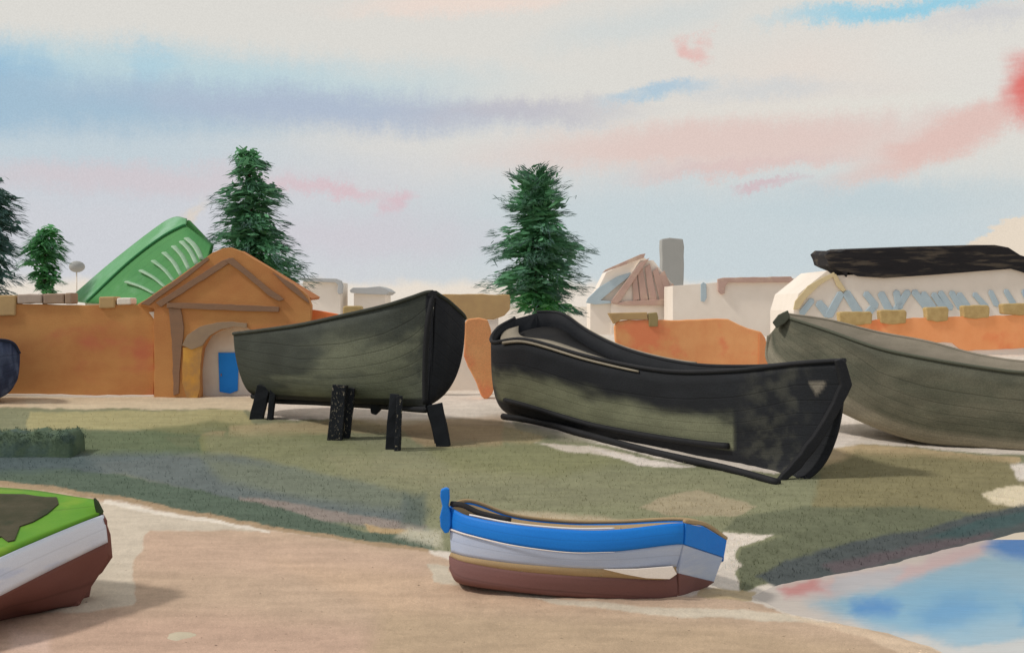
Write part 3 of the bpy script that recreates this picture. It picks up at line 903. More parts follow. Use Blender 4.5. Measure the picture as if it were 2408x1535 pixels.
lh = thing('low_house', P(1740, foot(1740, 140), 140), 'low cream house with a thin brown eave and one blue-grey door', 'house')
prism('wall', [(1582, 672), (1690, 664), (1868, 654), (1868, 800), (1582, 800)], 141, 8.0, M_CREAM, lh)
prism('eave_board', [(1688, 656), (1700, 653), (1860, 650), (1866, 657), (1860, 664), (1712, 664), (1706, 672), (1704, 690), (1697, 692), (1689, 684)], 140.5, 0.6, M_MAUVE, lh, wob=0.5, step=14, bevel=0.05)
prism('door', [(1648, 668), (1654, 663), (1661, 668), (1662, 700), (1657, 710), (1648, 708)], 140.9, 0.2, M_BLUEGREY, lh, bevel=0.05)
fh = thing('far_shed', P(760, foot(760, 130), 130), 'faint far shed with a hooked grey roof edge beside the leaning spruce', 'shed')
prism('wall', [(712, 662), (800, 664), (800, 780), (712, 780)], 130.6, 6.0, M_CREAM, fh)
prism('roof_edge', [(700, 654), (716, 653), (790, 655), (802, 660), (806, 672), (804, 690), (796, 692), (793, 686), (795, 670), (788, 664), (716, 662)], 130, 0.8, M_PALEGREY, fh, bevel=0.06)
fs = thing('far_warehouse', P(868, foot(868, 132), 132), 'faint far warehouse with a low lozenge-shaped grey roof, left of the tan-topped wall', 'warehouse')
prism('wall', [(832, 690), (906, 690), (906, 780), (832, 780)], 132.6, 6.0, M_CREAM, fs)
prism('roof', [(822, 682), (830, 676), (862, 676), (892, 673), (906, 678), (917, 686), (908, 693), (870, 692), (838, 690), (824, 688)], 132, 7.0, M_PALEGREY, fs, bevel=0.06)

# ================================================================== TREES
M_NEEDLE = paint('spruce_needles', attr=True, amount=0.15, scale=1.2, grain_amt=0.08, grain_scale=20, bump=0, rough=0.8, spec=0.15, leaf=0.35)
M_BARK = paint('spruce_bark', (70, 56, 44), (52, 44, 38), scale=4, k=1.0)


def conifer(prof, Y, n, label, core=(62, 96, 70), edge=(50, 66, 64), foot_col=None, droop=0.25, seed=1, fan=0.0, group='conifers behind the walls', s=1.0):
    """spruce: a tapered trunk and a crown of many small needle sprays inside the given side outline"""
    rr = np.random.default_rng(seed)
    ys_ = np.array([p[0] for p in prof], float)
    ls = np.array([p[1] for p in prof], float)
    rs = np.array([p[2] for p in prof], float)
    mpx = Y / F
    ctr = (ls + rs) / 2
    # smooth axis between top and bottom
    axc = np.polyfit(ys_, ctr, 1)
    x0 = np.polyval(axc, ys_[-1])
    base = Vector((P(x0, ys_[-1], Y).x, Y, float(zg(Y)) - 0.05))
    t = thing('spruce_tree', base, label, 'tree', group)
    top = P(np.polyval(axc, ys_[0]), ys_[0], Y)
    tube('trunk', [base, base.lerp(top, 0.55), top - Vector((0, 0, 0.4))], 0.24 * s, M_BARK, t, n=14, r1=0.03)
    V, Fc, C = [], [], []
    yy = np.linspace(ys_[0], ys_[-1], 400)
    ww = np.interp(yy, ys_, rs - ls)
    cdf = np.cumsum(ww)
    cdf /= cdf[-1]
    H = ys_[-1] - ys_[0]
    cA, cB = np.array(lin(core, 3.7)), np.array(lin(edge, 3.0))
    cF = np.array(lin(foot_col, 2.4)) if foot_col else cA
    # boughs: each a place on the trunk, a bearing and a reach; sprays hang along them
    nb = int(H * s * 0.62)
    for b in range(nb):
        y = np.interp((b + rr.random()) / nb, cdf, yy)
        l, r_ = np.interp(y, ys_, ls), np.interp(y, ys_, rs)
        ax = np.interp(y, ys_, ctr) * 0.5 + np.polyval(axc, y) * 0.5
        f = (y - ys_[0]) / H
        phi = rr.random() * 2 * math.pi
        side = (r_ - ax) if math.cos(phi) > 0 else (ax - l)
        Rm = max(side, 3) * mpx * abs(math.cos(phi)) + 0.5 * (r_ - l) * mpx * abs(math.sin(phi))
        Rm *= 0.74 + 0.42 * rr.random()
        up = fan * max(0, 1 - f * 2.4) - droop * (0.6 + 0.8 * rr.random())
        out = Vector((math.cos(phi), math.sin(phi), 0))
        c0 = P(ax, y, Y) - Vector((0, 0, up * Rm * 0.55))
        tint = 0.75 + 0.5 * rr.random()
        solid_ = 0.50 + 0.30 * rr.random()
        m = max(6, int(n / nb))
        for k in range(m):
            rho = rr.random() ** 0.8
            inner = rho < solid_ and rr.random() < 0.85
            p = c0 + out * (Rm * rho) + Vector((0, 0, up * Rm * rho - 0.10 * Rm * rho * rho))
            spread = (0.10 + 0.30 * (1 - rho)) * s
            p += Vector((rr.normal() * spread * abs(out.y), rr.normal() * spread * abs(out.x), rr.normal() * 0.07 * s)) + Vector((rr.normal(), rr.normal(), 0)) * 0.08
            d = (out + Vector((rr.normal() * 0.3, rr.normal() * 0.3, up * 0.9 + rr.normal() * 0.16))).normalized()
            if inner:
                L, wd_ = s * (0.36 + 0.34 * rr.random()), s * (0.055 + 0.06 * rr.random())
            else:
                L, wd_ = s * (0.26 + 0.42 * rr.random()), s * (0.010 + 0.016 * rr.random())
            L *= 0.5 + 0.5 * min(1, Rm / 1.0)
            p = p - d * (L * 0.5)
            sd_ = d.cross(Vector((rr.normal() * 0.6, rr.normal() * 0.6, 1))).normalized() * wd_
            bend = Vector((0, 0, -0.10 * L))
            b0 = len(V)
            V += [p - sd_ * 0.5, p + sd_ * 0.5, p + d * L * 0.55 + sd_ + bend * 0.2, p + d * L * 0.55 - sd_ + bend * 0.2, p + d * L + bend]
            Fc += [(b0, b0 + 1, b0 + 2, b0 + 3), (b0 + 3, b0 + 2, b0 + 4)]
            m_ = min(1, max(0, (rho - 0.45) / 0.5))
            cc = cA * (1 - m_) + cB * m_
            if foot_col:
                kf = max(0, (f - 0.84) / 0.16) * max(0, 1 - rho * 1.2)
                cc = cc * (1 - kf) + cF * kf
            cc = cc * tint * (0.85 + 0.3 * rr.random())
            C += [cc] * 5
    o = make('crown', V, Fc, M_NEEDLE, t, tri=True, col=np.array(C))
    return t


T2 = [(356, 548, 618), (376, 547, 630), (392, 548, 630), (410, 553, 622), (420, 562, 616), (435, 530, 650), (452, 524, 664), (472, 524, 664), (487, 522, 650), (500, 518, 660), (525, 506, 672), (545, 498, 682),
      (566, 492, 690), (580, 485, 716), (600, 483, 714), (625, 486, 716), (650, 486, 714), (670, 490, 714), (690, 500, 700)]
conifer(T2, 57, 8000, 'tall leaning dark green spruce behind the gatehouse gable', seed=3, droop=0.18)
T3 = [(392, 1246, 1270), (407, 1226, 1304), (426, 1194, 1313), (452, 1188, 1318), (479, 1190, 1330), (498, 1192, 1330), (513, 1220, 1333), (525, 1206, 1326), (536, 1160, 1352), (548, 1174, 1356),
      (566, 1164, 1372), (585, 1156, 1374), (600, 1150, 1352), (620, 1180, 1346), (638, 1168, 1356), (648, 1144, 1352), (662, 1156, 1372), (676, 1168, 1336), (692, 1168, 1326), (708, 1172, 1346), (722, 1196, 1356), (731, 1236, 1364)]
conifer(T3, 58, 10500, 'bushy dark green spruce with a bright green foot, behind the tarred open boat', seed=5, droop=0.10, fan=0.9, foot_col=(62, 130, 44))
T1 = [(538, 100, 140), (552, 74, 146), (568, 70, 150), (588, 46, 150), (608, 38, 132), (624, 52, 120), (640, 80, 138), (660, 76, 142), (676, 90, 134), (690, 96, 130)]
conifer(T1, 60, 2600, 'small ragged green spruce above the wall, left of the green roof', core=(52, 92, 56), edge=(50, 72, 62), seed=8, droop=0.3, s=0.8)
T0 = [(418, -70, 6), (440, -86, 14), (465, -96, 34), (485, -100, 18), (505, -110, 42), (530, -120, 30), (560, -124, 40), (590, -130, 34), (615, -134, 36), (640, -140, 36), (665, -142, 30), (690, -140, 16)]
conifer(T0, 56, 6000, 'dark spruce cut by the left edge, standing above the coping stones', seed=12, droop=0.3, core=(48, 70, 62), edge=(44, 60, 62))

# ---- low dark hedge at the left
hy = 34.5
hv = []
HN, HM = 60, 14
for i in range(HN):
    x = -260 + (168 + 260) * i / (HN - 1)
    c = G(x, 1074)
    top_ = P(x, 1016 - 4 * math.sin(i * 0.7) - 3 * math.sin(i * 1.9), c.y + 0.4).z
    endk = min(1.0, (HN - 1 - i) / 1.5 + 0.0)
    for j in range(HM):
        a = math.pi * j / (HM - 1)
        dy_ = -0.55 * math.copysign(abs(math.cos(a)) ** 0.25, math.cos(a))
        h_ = abs(math.sin(a)) ** 0.25
        q = float(fbm(np.array([c.x * 1.6 + j * 0.35]), np.array([j * 0.5 + 3.0]), 77)[0]) - 0.5
        hv.append(Vector((c.x, c.y + 0.55 + dy_ * (1 + 0.3 * q), c.z - 0.08 + (top_ - c.z + 0.08) * h_ * (0.9 + 0.1 * endk) + 0.09 * q * h_)))
hfaces = grid_faces(HN, HM) + [tuple(range(HM)), tuple(range((HN - 1) * HM, HN * HM))]
M_HEDGE = paint('hedge_green', (76, 94, 80), (90, 106, 82), scale=1.2, amount=0.5, third=(64, 82, 84), third_amt=0.6, k=1.2, bump=0.5, bump_scale=14)
hl = len(hv)
for _ in range(5000):
    i_, j_ = random.randrange(HN), random.randrange(1, HM - 1)
    p = hv[i_ * HM + j_] + Vector((random.uniform(-0.05, 0.05), random.uniform(-0.05, 0.05), random.uniform(-0.05, 0.05)))
    a = Vector((random.gauss(0, 1), random.gauss(0, 1), random.gauss(0, 1))).normalized() * random.uniform(0.02, 0.05)
    b = a.cross(Vector((random.gauss(0, 1), random.gauss(0, 1), 1))).normalized() * 0.016
    k_ = len(hv)
    hv += [p - b, p + b, p + a]
    hfaces.append((k_, k_ + 1, k_ + 2))
ho = make('clipped_hedge', hv, hfaces, M_HEDGE, None, smooth=True)
tag(ho, 'low dark green clipped hedge ending squarely at the left of the grass bank', 'hedge')

# ================================================================== BOATS
M_TAR = paint('tarred_hull', attr=True, planks=0.28, amount=0.30, scale=0.9, stretch=(0.8, 0.8, 2.2), grain_amt=0.16, grain_scale=26, bump=0.2, bump_scale=10, rough=0.75, spec=0.25)
M_TARBLACK = paint('black_tar', (32, 33, 37), (40, 40, 42), scale=1.5, amount=0.4, k=1.0, rough=0.7, grain_amt=0.15, grain_scale=25)
M_PROP = paint('tarred_prop', (34, 36, 42), (30, 34, 38), scale=3.0, amount=0.4, stretch=(2, 2, 1), fleck=(160, 150, 130), fleck_at=0.585, k=1.0, rough=0.8)
M_PROPB = paint('tarred_post', (30, 32, 38), (36, 40, 44), scale=3.0, amount=0.4, k=1.0, rough=0.8)
M_INNER = paint('grey_bulwark', (152, 142, 126), (136, 128, 112), scale=1.5, amount=0.5, stretch=(1, 1, 3), k=1.15)
M_DECK = paint('weathered_deck', (128, 118, 102), (96, 90, 80), scale=2.0, amount=0.5, k=1.0)


def loft(name, stations, parent, colfn, nu=130, nv=48, mat=None, solid=0.06, cap0=True, cap1=False, n_planks=11):
    """hull skin from stations (near sheer, keel, far sheer, fullness); one mesh, both sides"""
    Sn = spline([P(*s[0]) for s in stations], nu)
    K = spline([P(*s[1]) for s in stations], nu)
    Sf = spline([P(*s[2]) for s in stations], nu)
    ee = np.interp(np.linspace(0, len(stations) - 1, nu), range(len(stations)), [s[3] for s in stations])
    V, U = [], []
    tot = 2 * nv - 1
    for i in range(nu):
        for j in range(tot):
            side = 1 if j < nv else -1
            th = (1 - j / (nv - 1)) if j < nv else (j - nv + 1) / (nv - 1)      # 1 at sheer, 0 at keel
            S = Sn[i] if side > 0 else Sf[i]
            d = S - K[i]
            hv_, vv = Vector((d.x, d.y, 0)), Vector((0, 0, d.z))
            a = math.sin(th * math.pi / 2) ** ee[i]
            b = 1 - max(0.0, math.cos(th * math.pi / 2)) ** ee[i]
            V.append(K[i] + hv_ * a + vv * b)
            U.append((i / (nu - 1), b, side))
    U = np.array(U)
    faces = grid_faces(nu, tot)
    if cap0:
        faces.append(tuple(range(tot)))
    if cap1:
        faces.append(tuple(range((nu - 1) * tot, nu * tot)))
    col = colfn(U[:, 0], U[:, 1], U[:, 2])
    pk = [0.5 + n_planks * (j / (nv - 1) if j < nv else (tot - 1 - j) / (nv - 1)) for i in range(nu) for j in range(tot)]
    me_o = make(name, V, faces, mat or M_TAR, parent, smooth=True, col=col, tri=True, plank=pk)
    bm = bmesh.new()
    bm.from_mesh(me_o.data)
    bmesh.ops.recalc_face_normals(bm, faces=bm.faces)
    bm.to_mesh(me_o.data)
    bm.free()
    if solid:
        md = me_o.modifiers.new('thickness', 'SOLIDIFY')
        md.thickness = solid
        md.offset = -1
    return me_o, Sn, K, Sf


def blend(c, m, col):
    return c * (1 - m[:, None]) + np.array(col)[None, :] * m[:, None]


def deck_between(name, Sn, Sf, drop, inset, mat, parent, lo=0.03, hi=0.97):
    n = len(Sn)
    i0, i1 = int(lo * n), int(hi * n)
    V = []
    m = 8
    for i in range(i0, i1):
        a, b = Sn[i], Sf[i]
        dd = (b - a)
        for j in range(m):
            t = inset + (1 - 2 * inset) * j / (m - 1)
            p = a + dd * t
            z = min(a.z, b.z) if False else a.z + (b.z - a.z) * t
            V.append(Vector((p.x, p.y, z - drop + 0.05 * math.sin(math.pi * t))))
    return make(name, V, grid_faces(i1 - i0, m), mat, parent, smooth=True, solid=0.04)


# ---------------------------------------------------------------- propped black hull
hb = thing('fishing_boat', G(800, 1010), 'olive-black fishing boat hull standing on tarred timber props, bow to the right', 'boat')
ST1 = [((549, 786, 41.6), (594, 926, 42.0), (575, 782, 43.2), 1.15),
       ((600, 780, 40.6), (640, 937, 41.5), (640, 776, 43.2), 0.95),
       ((700, 766, 38.7), (740, 941, 40.3), (740, 764, 42.2), 0.66),
       ((800, 745, 37.2), (830, 946, 38.9), (850, 742, 40.8), 0.6),
       ((900, 722, 36.5), (910, 951, 37.8), (980, 724, 39.6), 0.66),
       ((965, 702, 36.3), (970, 956, 36.9), (1090, 752, 38.3), 0.8),
       ((1000, 690, 36.2), (1000, 958, 36.35), (1062, 716, 37.0), 1.0),
       ((1018, 688, 36.15), (1003, 957, 36.15), (1024, 689, 36.3), 1.2)]


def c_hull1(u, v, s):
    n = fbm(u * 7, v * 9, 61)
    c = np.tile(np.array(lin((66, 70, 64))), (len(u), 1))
    lit_patch = sstep(n + 0.15 - 1.5 * np.hypot((u - 0.55) / 0.8, (v - 0.36) / 1.0), -0.1, 0.5)
    c = blend(c, lit_patch * 0.85, lin((116, 119, 100)))  # sunlit middle of the near side, painted into the hull colour
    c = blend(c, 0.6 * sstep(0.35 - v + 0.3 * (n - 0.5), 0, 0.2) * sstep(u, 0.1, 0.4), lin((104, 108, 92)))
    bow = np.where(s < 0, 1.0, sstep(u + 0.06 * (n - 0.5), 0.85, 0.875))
    c = blend(c, bow, lin((33, 35, 41)))  # shaded side beyond the stem, painted as near-black colour
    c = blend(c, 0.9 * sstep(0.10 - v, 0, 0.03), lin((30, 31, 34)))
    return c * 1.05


h1o, Sn, K, Sf = loft('hull', ST1, hb, c_hull1)
tube('stem_post', [P(1021, 684, 36.1), P(1006, 760, 36.0), P(1000, 860, 36.05), P(1000, 950, 36.1)], 0.09, M_TARBLACK, hb)
tube('keel', [p + Vector((0, -0.02, -0.06)) for p in K], 0.10, M_TARBLACK, hb, n=40)
tube('gunwale', [p + Vector((0, 0, 0.02)) for p in Sn], 0.06, paint('dark_olive_rail', (70, 72, 64), (60, 62, 56), scale=2, k=1.1), hb, n=40)
tube('gunwale', [p + Vector((0, 0, 0.02)) for p in Sf], 0.06, MATS['dark_olive_rail'], hb, n=40)
deck_between('deck', Sn, Sf, 0.6, 0.06, M_DECK, hb, 0.03, 0.86)
make('stem_head', [P(x, y, Y_) for Y_ in (36.0, 36.3) for x, y in ((1004, 694), (1016, 682), (1024, 688), (1034, 706))], [(0, 1, 2, 3), (7, 6, 5, 4), (0, 1, 5, 4), (1, 2, 6, 5), (2, 3, 7, 6), (3, 0, 4, 7)], M_TARBLACK, hb)
LEG = [((622, 908), (602, 986), 30, 0.34, 'P'), ((644, 908), (634, 988), 15, 0.20, 'P'), ((800, 905), (788, 1034), 34, 0.40, 'F'), ((827, 912), (816, 1030), 16, 0.24, 'F'),
       ((928, 926), (916, 1056), 20, 0.26, 'P'), ((941, 930), (934, 1060), 13, 0.2, 'F'), ((1022, 950), (1044, 1046), 34, 0.36, 'P'), ((1008, 948), (1030, 1040), 14, 0.22, 'P')]
for k, ((x0, y0), (x1, y1), wpx, dd, kind_) in enumerate(LEG):
    g = G(x1, y1)
    ptop = P(x0, y0, g.y + (0.0 if y1 < 1000 else 0.05))
    w = wpx * g.y / F
    lg = bar('timber_prop', ptop, g - Vector((0, 0, 0.06)), w, dd, M_PROP if kind_ == 'F' else M_PROPB, None, taper=1.0, rag=0.02)
    tag(lg, ['thick tarred prop under the stern end of the propped hull', 'thin tarred prop beside the stern prop of the propped hull', 'thick flaking prop under the middle of the propped hull', 'thin flaking prop beside the thick middle prop',
             'dark narrow prop of the splayed pair near the bow', 'paler narrow prop of the splayed pair near the bow', 'thick slanting black prop under the bow', 'thin slanting black prop just left of the thick bow prop'][k], 'prop', 'props under the olive-black hull')
g = G(882, 1000)
blk = prism('keel_block', [(869, 948), (896, 948), (894, 966), (884, 976), (872, 972)], 37.9, 0.3, M_PROPB, hb, bevel=0.03)

# ---------------------------------------------------------------- big tarred open boat
b2 = thing('fishing_boat', G(1830, 1134), 'large tarred fishing boat with raised round stern and open deck, lying on the grass', 'boat')


def Yl(t, a=43.2, b=30.9):
    return 1.0 / (1 / a + (1 / b - 1 / a) * t)


ST2 = [((1210, 750, 43.6), (1204, 950, 43.6), (1262, 736, 44.0), 0.5),
       ((1170, 774, 42.6), (1210, 960, 43.1), (1300, 736, 43.9), 0.6),
       ((1158, 806, 41.4), (1232, 976, 42.4), (1330, 744, 43.4), 0.62),
       ((1236, 800, 39.6), (1300, 998, 41.1), (1385, 782, 42.6), 0.55),
       ((1390, 842, 37.3), (1440, 1036, 38.8), (1480, 826, 40.5), 0.5),
       ((1560, 874, 35.0), (1580, 1072, 36.2), (1620, 858, 38.0), 0.55),
       ((1720, 874, 33.0), (1720, 1108, 33.8), (1770, 864, 35.6), 0.62),
       ((1870, 858, 31.7), (1800, 1128, 31.9), (1890, 855, 32.3), 0.78),
       ((1984, 850, 31.0), (1834, 1134, 30.9), (1988, 850, 31.3), 0.74)]


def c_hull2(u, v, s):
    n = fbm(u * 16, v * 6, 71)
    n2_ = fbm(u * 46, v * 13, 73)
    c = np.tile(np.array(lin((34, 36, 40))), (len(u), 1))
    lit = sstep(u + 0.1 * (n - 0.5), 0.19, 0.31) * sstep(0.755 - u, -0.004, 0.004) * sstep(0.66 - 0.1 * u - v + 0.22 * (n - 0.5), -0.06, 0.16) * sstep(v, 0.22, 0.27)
    c = blend(c, lit * 0.95, lin((124, 126, 102)))  # the lit flank is painted in as a lighter olive
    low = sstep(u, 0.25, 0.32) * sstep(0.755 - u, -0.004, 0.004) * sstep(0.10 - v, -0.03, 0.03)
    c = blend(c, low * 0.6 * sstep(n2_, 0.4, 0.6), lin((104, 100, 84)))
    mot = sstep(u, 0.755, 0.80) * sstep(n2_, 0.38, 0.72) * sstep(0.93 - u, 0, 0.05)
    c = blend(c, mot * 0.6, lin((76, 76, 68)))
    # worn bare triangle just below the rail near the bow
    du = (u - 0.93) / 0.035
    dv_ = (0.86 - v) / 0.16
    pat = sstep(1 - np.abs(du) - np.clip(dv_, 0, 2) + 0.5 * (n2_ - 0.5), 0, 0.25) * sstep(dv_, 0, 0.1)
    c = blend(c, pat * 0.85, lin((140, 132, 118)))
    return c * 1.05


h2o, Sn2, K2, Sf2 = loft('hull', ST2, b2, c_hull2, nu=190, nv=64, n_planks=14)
prism('stem_post', [(1966, 847), (1980, 843), (1990, 852), (2005, 905), (1972, 972), (1932, 1040), (1884, 1102), (1840, 1137), (1828, 1132), (1868, 1084), (1912, 1028), (1950, 965), (1978, 905)], 30.8, 0.24, M_TARBLACK, b2, wob=1.5, step=20, bevel=0.03)
tube('gunwale', [p + Vector((0, 0, 0.03)) for p in Sn2], 0.06, M_TARBLACK, b2, n=60)
tube('gunwale', [p + Vector((0, 0, 0.03)) for p in Sf2], 0.06, M_TARBLACK, b2, n=60)
deck_between('deck', Sn2, Sf2, 0.5, 0.02, paint('tarred_deck', (44, 43, 42), (34, 34, 36), scale=1.5, amount=0.5, k=1.0, grain_amt=0.15, grain_scale=25), b2, 0.06, 0.96)
V = []
for i in range(int(.10 * len(Sn2)), int(.52 * len(Sn2))):
    q = i / len(Sn2)
    lo_, hi_ = 0.10 + 0.55 * abs(q - 0.14), 0.34 + 0.25 * q
    for t in (lo_, (lo_ + hi_) / 2, hi_):
        V.append(Sn2[i].lerp(Sf2[i], t) + Vector((0, 0, -0.16)))
make('deck_boards', V, grid_faces(len(V) // 3, 3), M_INNER, b2, smooth=True, solid=0.03)
n9 = len(Sn2)
i0, i1 = int(.31 * n9), int(.60 * n9)
tube('rail_capping', [Sn2[i] + Vector((0.0, -0.05, 0.02 - 0.001 * i)) for i in range(i0, i1, 4)], 0.055, M_INNER, b2, n=30, r1=0.03)
i0, i1 = int(.26 * n9), int(.66 * n9)
tube('rail_capping', [Sf2[i] + Vector((0, 0.10, 0.07)) for i in range(i0, i1, 4)], 0.05, M_INNER, b2, n=30)
def on_skin(i, th, push=0.05):
    d = Sn2[i] - K2[i]
    e = float(np.interp(i / (n9 - 1) * 8, range(9), [s_[3] for s_ in ST2]))
    p = K2[i] + Vector((d.x, d.y, 0)) * (math.sin(th * math.pi / 2) ** e) + Vector((0, 0, d.z * (1 - math.cos(th * math.pi / 2) ** e)))
    return p + Vector((-0.5, -0.8, 0)).normalized() * push
tube('rubbing_strake', [on_skin(i, 0.60) for i in range(int(.30 * n9), int(.76 * n9), 4)], 0.085, M_TARBLACK, b2, n=40)
tube('keel', [K2[i] + Vector((-0.05, -0.08, -0.03)) for i in range(0, n9, 6)] + [K2[-1]], 0.13, M_TARBLACK, b2, n=40)
sk = tube('launching_skid', [G(1182, 984) + Vector((0, 0, 0.08)), G(1270, 1000) + Vector((0, 0, 0.10)), G(1500, 1062) + Vector((0, 0, 0.10)), G(1700, 1108) + Vector((0, 0, 0.10)), G(1830, 1140) + Vector((0, 0, 0.06))], 0.10, M_TARBLACK, None, n=30)
tag(sk, 'long dark timber skid lying on the grass under the large tarred boat', 'skid')

# ---------------------------------------------------------------- grey-olive boat at the right edge
b3 = thing('fishing_boat', G(2250, 1052), 'grey-olive fishing boat hull cut by the right edge, behind the large tarred boat', 'boat')
ST3 = [((1836, 742, 39.0), (1803, 790, 39.1), (1842, 741, 39.1), 1.5),
       ((1868, 753, 38.5), (1803, 850, 38.9), (1868, 745, 39.5), 1.4),
       ((1945, 778, 37.5), (1860, 905, 38.4), (1950, 757, 40.0), 1.0),
       ((2063, 819, 36.4), (2020, 990, 37.2), (2063, 785, 40.3), 0.6),
       ((2180, 844, 35.7), (2150, 1036, 36.4), (2180, 807, 40.2), 0.55),
       ((2300, 864, 35.2), (2290, 1052, 36.0), (2300, 838, 39.9), 0.55),
       ((2420, 878, 34.8), (2420, 1064, 35.6), (2420, 855, 39.5), 0.55),
       ((2620, 880, 34.5), (2620, 1076, 35.3), (2620, 862, 39.2), 0.6)]


def c_hull3(u, v, s):
    n = fbm(u * 10, v * 6, 81)
    c = np.tile(np.array(lin((100, 100, 84))), (len(u), 1))
    c = blend(c, sstep(n, 0.35, 0.7) * 0.7, lin((120, 116, 98)))
    c = blend(c, 0.55 * sstep(v, 0.75, 0.95), lin((88, 90, 78)))
    c = blend(c, 0.8 * sstep(0.16 - v, -0.05, 0.05), lin((158, 150, 130)))
    return c * 1.0


h3o, Sn3, K3, Sf3 = loft('hull', ST3, b3, c_hull3, nu=120, cap0=False, cap1=True)
n3_ = len(Sn3)
# inner face of the far bulwark, pale grey
V = []
for i in range(3, n3_):
    inn = (Sn3[i] - Sf3[i]).normalized() * 0.10
    V += [Sf3[i] + inn + Vector((0, 0, 0.03)), Sf3[i] + inn * 3 + Vector((0, 0, -0.95))]
make('bulwark', V, grid_faces(n3_ - 3, 2), M_INNER, b3, smooth=True, solid=0.04)
deck_between('deck', Sn3, Sf3, 0.95, 0.06, M_DECK, b3, 0.08, 1.0)
tube('gunwale', [p + Vector((0, 0, 0.02)) for p in Sn3], 0.05, paint('olive_rail', (92, 94, 80), (84, 86, 74), scale=2, k=1.15), b3, n=50)
tube('gunwale', [p + Vector((0, 0, 0.04)) for p in Sf3], 0.06, M_INNER, b3, n=50)
make('stem_head', [P(x, y, Y_) for Y_ in (38.6, 38.9) for x, y in ((1816, 758), (1830, 740), (1853, 729), (1858, 747), (1846, 760), (1826, 772))],
     [(0, 1, 2, 3, 4, 5), (11, 10, 9, 8, 7, 6)] + [(i, (i + 1) % 6, 6 + (i + 1) % 6, 6 + i) for i in range(6)], MATS['olive_rail'], b3, bevel=0.03)

# ---------------------------------------------------------------- dark blue boat at the left edge
b6 = thing('rowing_boat', G(-90, 945), 'dark navy blue rounded boat end at the left edge, in front of the orange wall', 'boat')
ST6 = [((-260, 806, 44.6), (-250, 942, 45.2), (-260, 800, 46.2), 0.6), ((-120, 806, 44.3), (-120, 945, 45.0), (-120, 799, 46.2), 0.55), ((-20, 800, 44.4), (-20, 940, 45.0), (-10, 796, 46.0), 0.6),
       ((28, 806, 44.8), (16, 925, 45.0), (32, 804, 45.4), 0.7), ((47, 832, 45.0), (36, 900, 45.05), (47, 832, 45.1), 1.0)]


def c_hull6(u, v, s):
    n = fbm(u * 9, v * 5, 91)
    c = np.tile(np.array(lin((44, 52, 76))), (len(u), 1))
    return blend(c, sstep(n, 0.4, 0.65) * 0.7, lin((82, 92, 118))) * 1.2


h6o, Sn6, K6, Sf6 = loft('hull', ST6, b6, c_hull6, nu=30, nv=12)
tube('gunwale', [p + Vector((0, 0, 0.02)) for p in Sn6], 0.05, paint('navy_rail', (40, 46, 66), (36, 42, 58), scale=2, k=1.2), b6, n=30)
deck_between('deck', Sn6, Sf6, 0.3, 0.05, M_DECK, b6, 0.0, 0.9)

# ---------------------------------------------------------------- blue and white rowing boat
M_BLUE = paint('bright_blue_boat_paint', (20, 116, 208), (28, 124, 212), planks=0.15, scale=1.2, amount=0.4, stretch=(0.4, 1, 4), grain_amt=0.05, grain_scale=40, k=1.12, rough=0.5, bump=0.08)
M_PALEBLUE = paint('pale_blue_boat_paint', (180, 190, 208), (164, 178, 204), planks=0.15, scale=1.0, amount=0.5, stretch=(0.3, 1, 4), third=(196, 202, 210), third_amt=0.6, grain_amt=0.05, k=1.15, rough=0.6, bump=0.08)
M_BROWN = paint('antifouling_brown', (110, 78, 74), (118, 82, 78), planks=0.2, scale=1.0, amount=0.4, stretch=(0.4, 1, 3), grain_amt=0.06, k=1.2, rough=0.7, bump=0.08)
M_WHITE = paint('white_paint', (232, 224, 214), (226, 216, 206), scale=1.2, amount=0.3, grain_amt=0.04, k=1.15, rough=0.6)
M_TANW = paint('bare_tan_plank', (168, 144, 108), (156, 134, 102), scale=2.0, amount=0.4, stretch=(0.5, 1, 4), k=1.2)
M_OAR = paint('dark_oar_wood', (44, 44, 46), (52, 50, 50), scale=3, k=1.0)

b4 = thing('rowing_boat', G(1320, 1402), 'small blue, pale blue and brown rowing boat with a tall blue stem post', 'boat')
XS = [1059, 1104, 1208, 1338, 1445, 1571, 1607]
Y0 = [21.6, 21.25, 20.85, 20.65, 20.6, 20.65, 20.7]
sheer = [P(x, y, Y) for x, y, Y in zip(XS, [1192, 1213, 1233, 1245, 1245, 1231, 1229], Y0)]
b1 = [P(x, y, Y) for x, y, Y in zip([1059, 1104, 1208, 1338, 1445, 1571, 1605], [1242, 1256, 1280, 1296, 1295, 1280, 1278], [21.55, 21.2, 20.8, 20.6, 20.55, 20.62, 20.68])]
p1 = [P(x, y, Y) for x, y, Y in zip([1062, 1104, 1208, 1338, 1445, 1560, 1590], [1298, 1309, 1323, 1333, 1336, 1333, 1331], [21.5, 21.2, 20.85, 20.66, 20.62, 20.68, 20.75])]
t1 = [P(x, y, Y) for x, y, Y in zip([1057, 1100, 1208, 1338, 1445, 1560, 1590], [1308, 1323, 1341, 1352, 1357, 1362, 1350], [21.5, 21.2, 20.88, 20.7, 20.66, 20.72, 20.8])]
k1 = [P(x, y, Y) for x, y, Y in zip([1060, 1085, 1208, 1338, 1445, 1550, 1592], [1340, 1368, 1388, 1401, 1409, 1416, 1410], [21.4, 21.2, 20.95, 20.85, 20.85, 20.9, 20.9])]
kk = [Vector((p.x + 0.1, p.y + 0.62, float(zg(p.y)) - 0.03)) for p in k1]
farS = [P(x, y, Y) for x, y, Y in zip([1060, 1108, 1208, 1330, 1450, 1620, 1704], [1190, 1180, 1215, 1229, 1230, 1226, 1268], [21.65, 21.9, 22.2, 22.35, 22.3, 22.1, 21.7])]
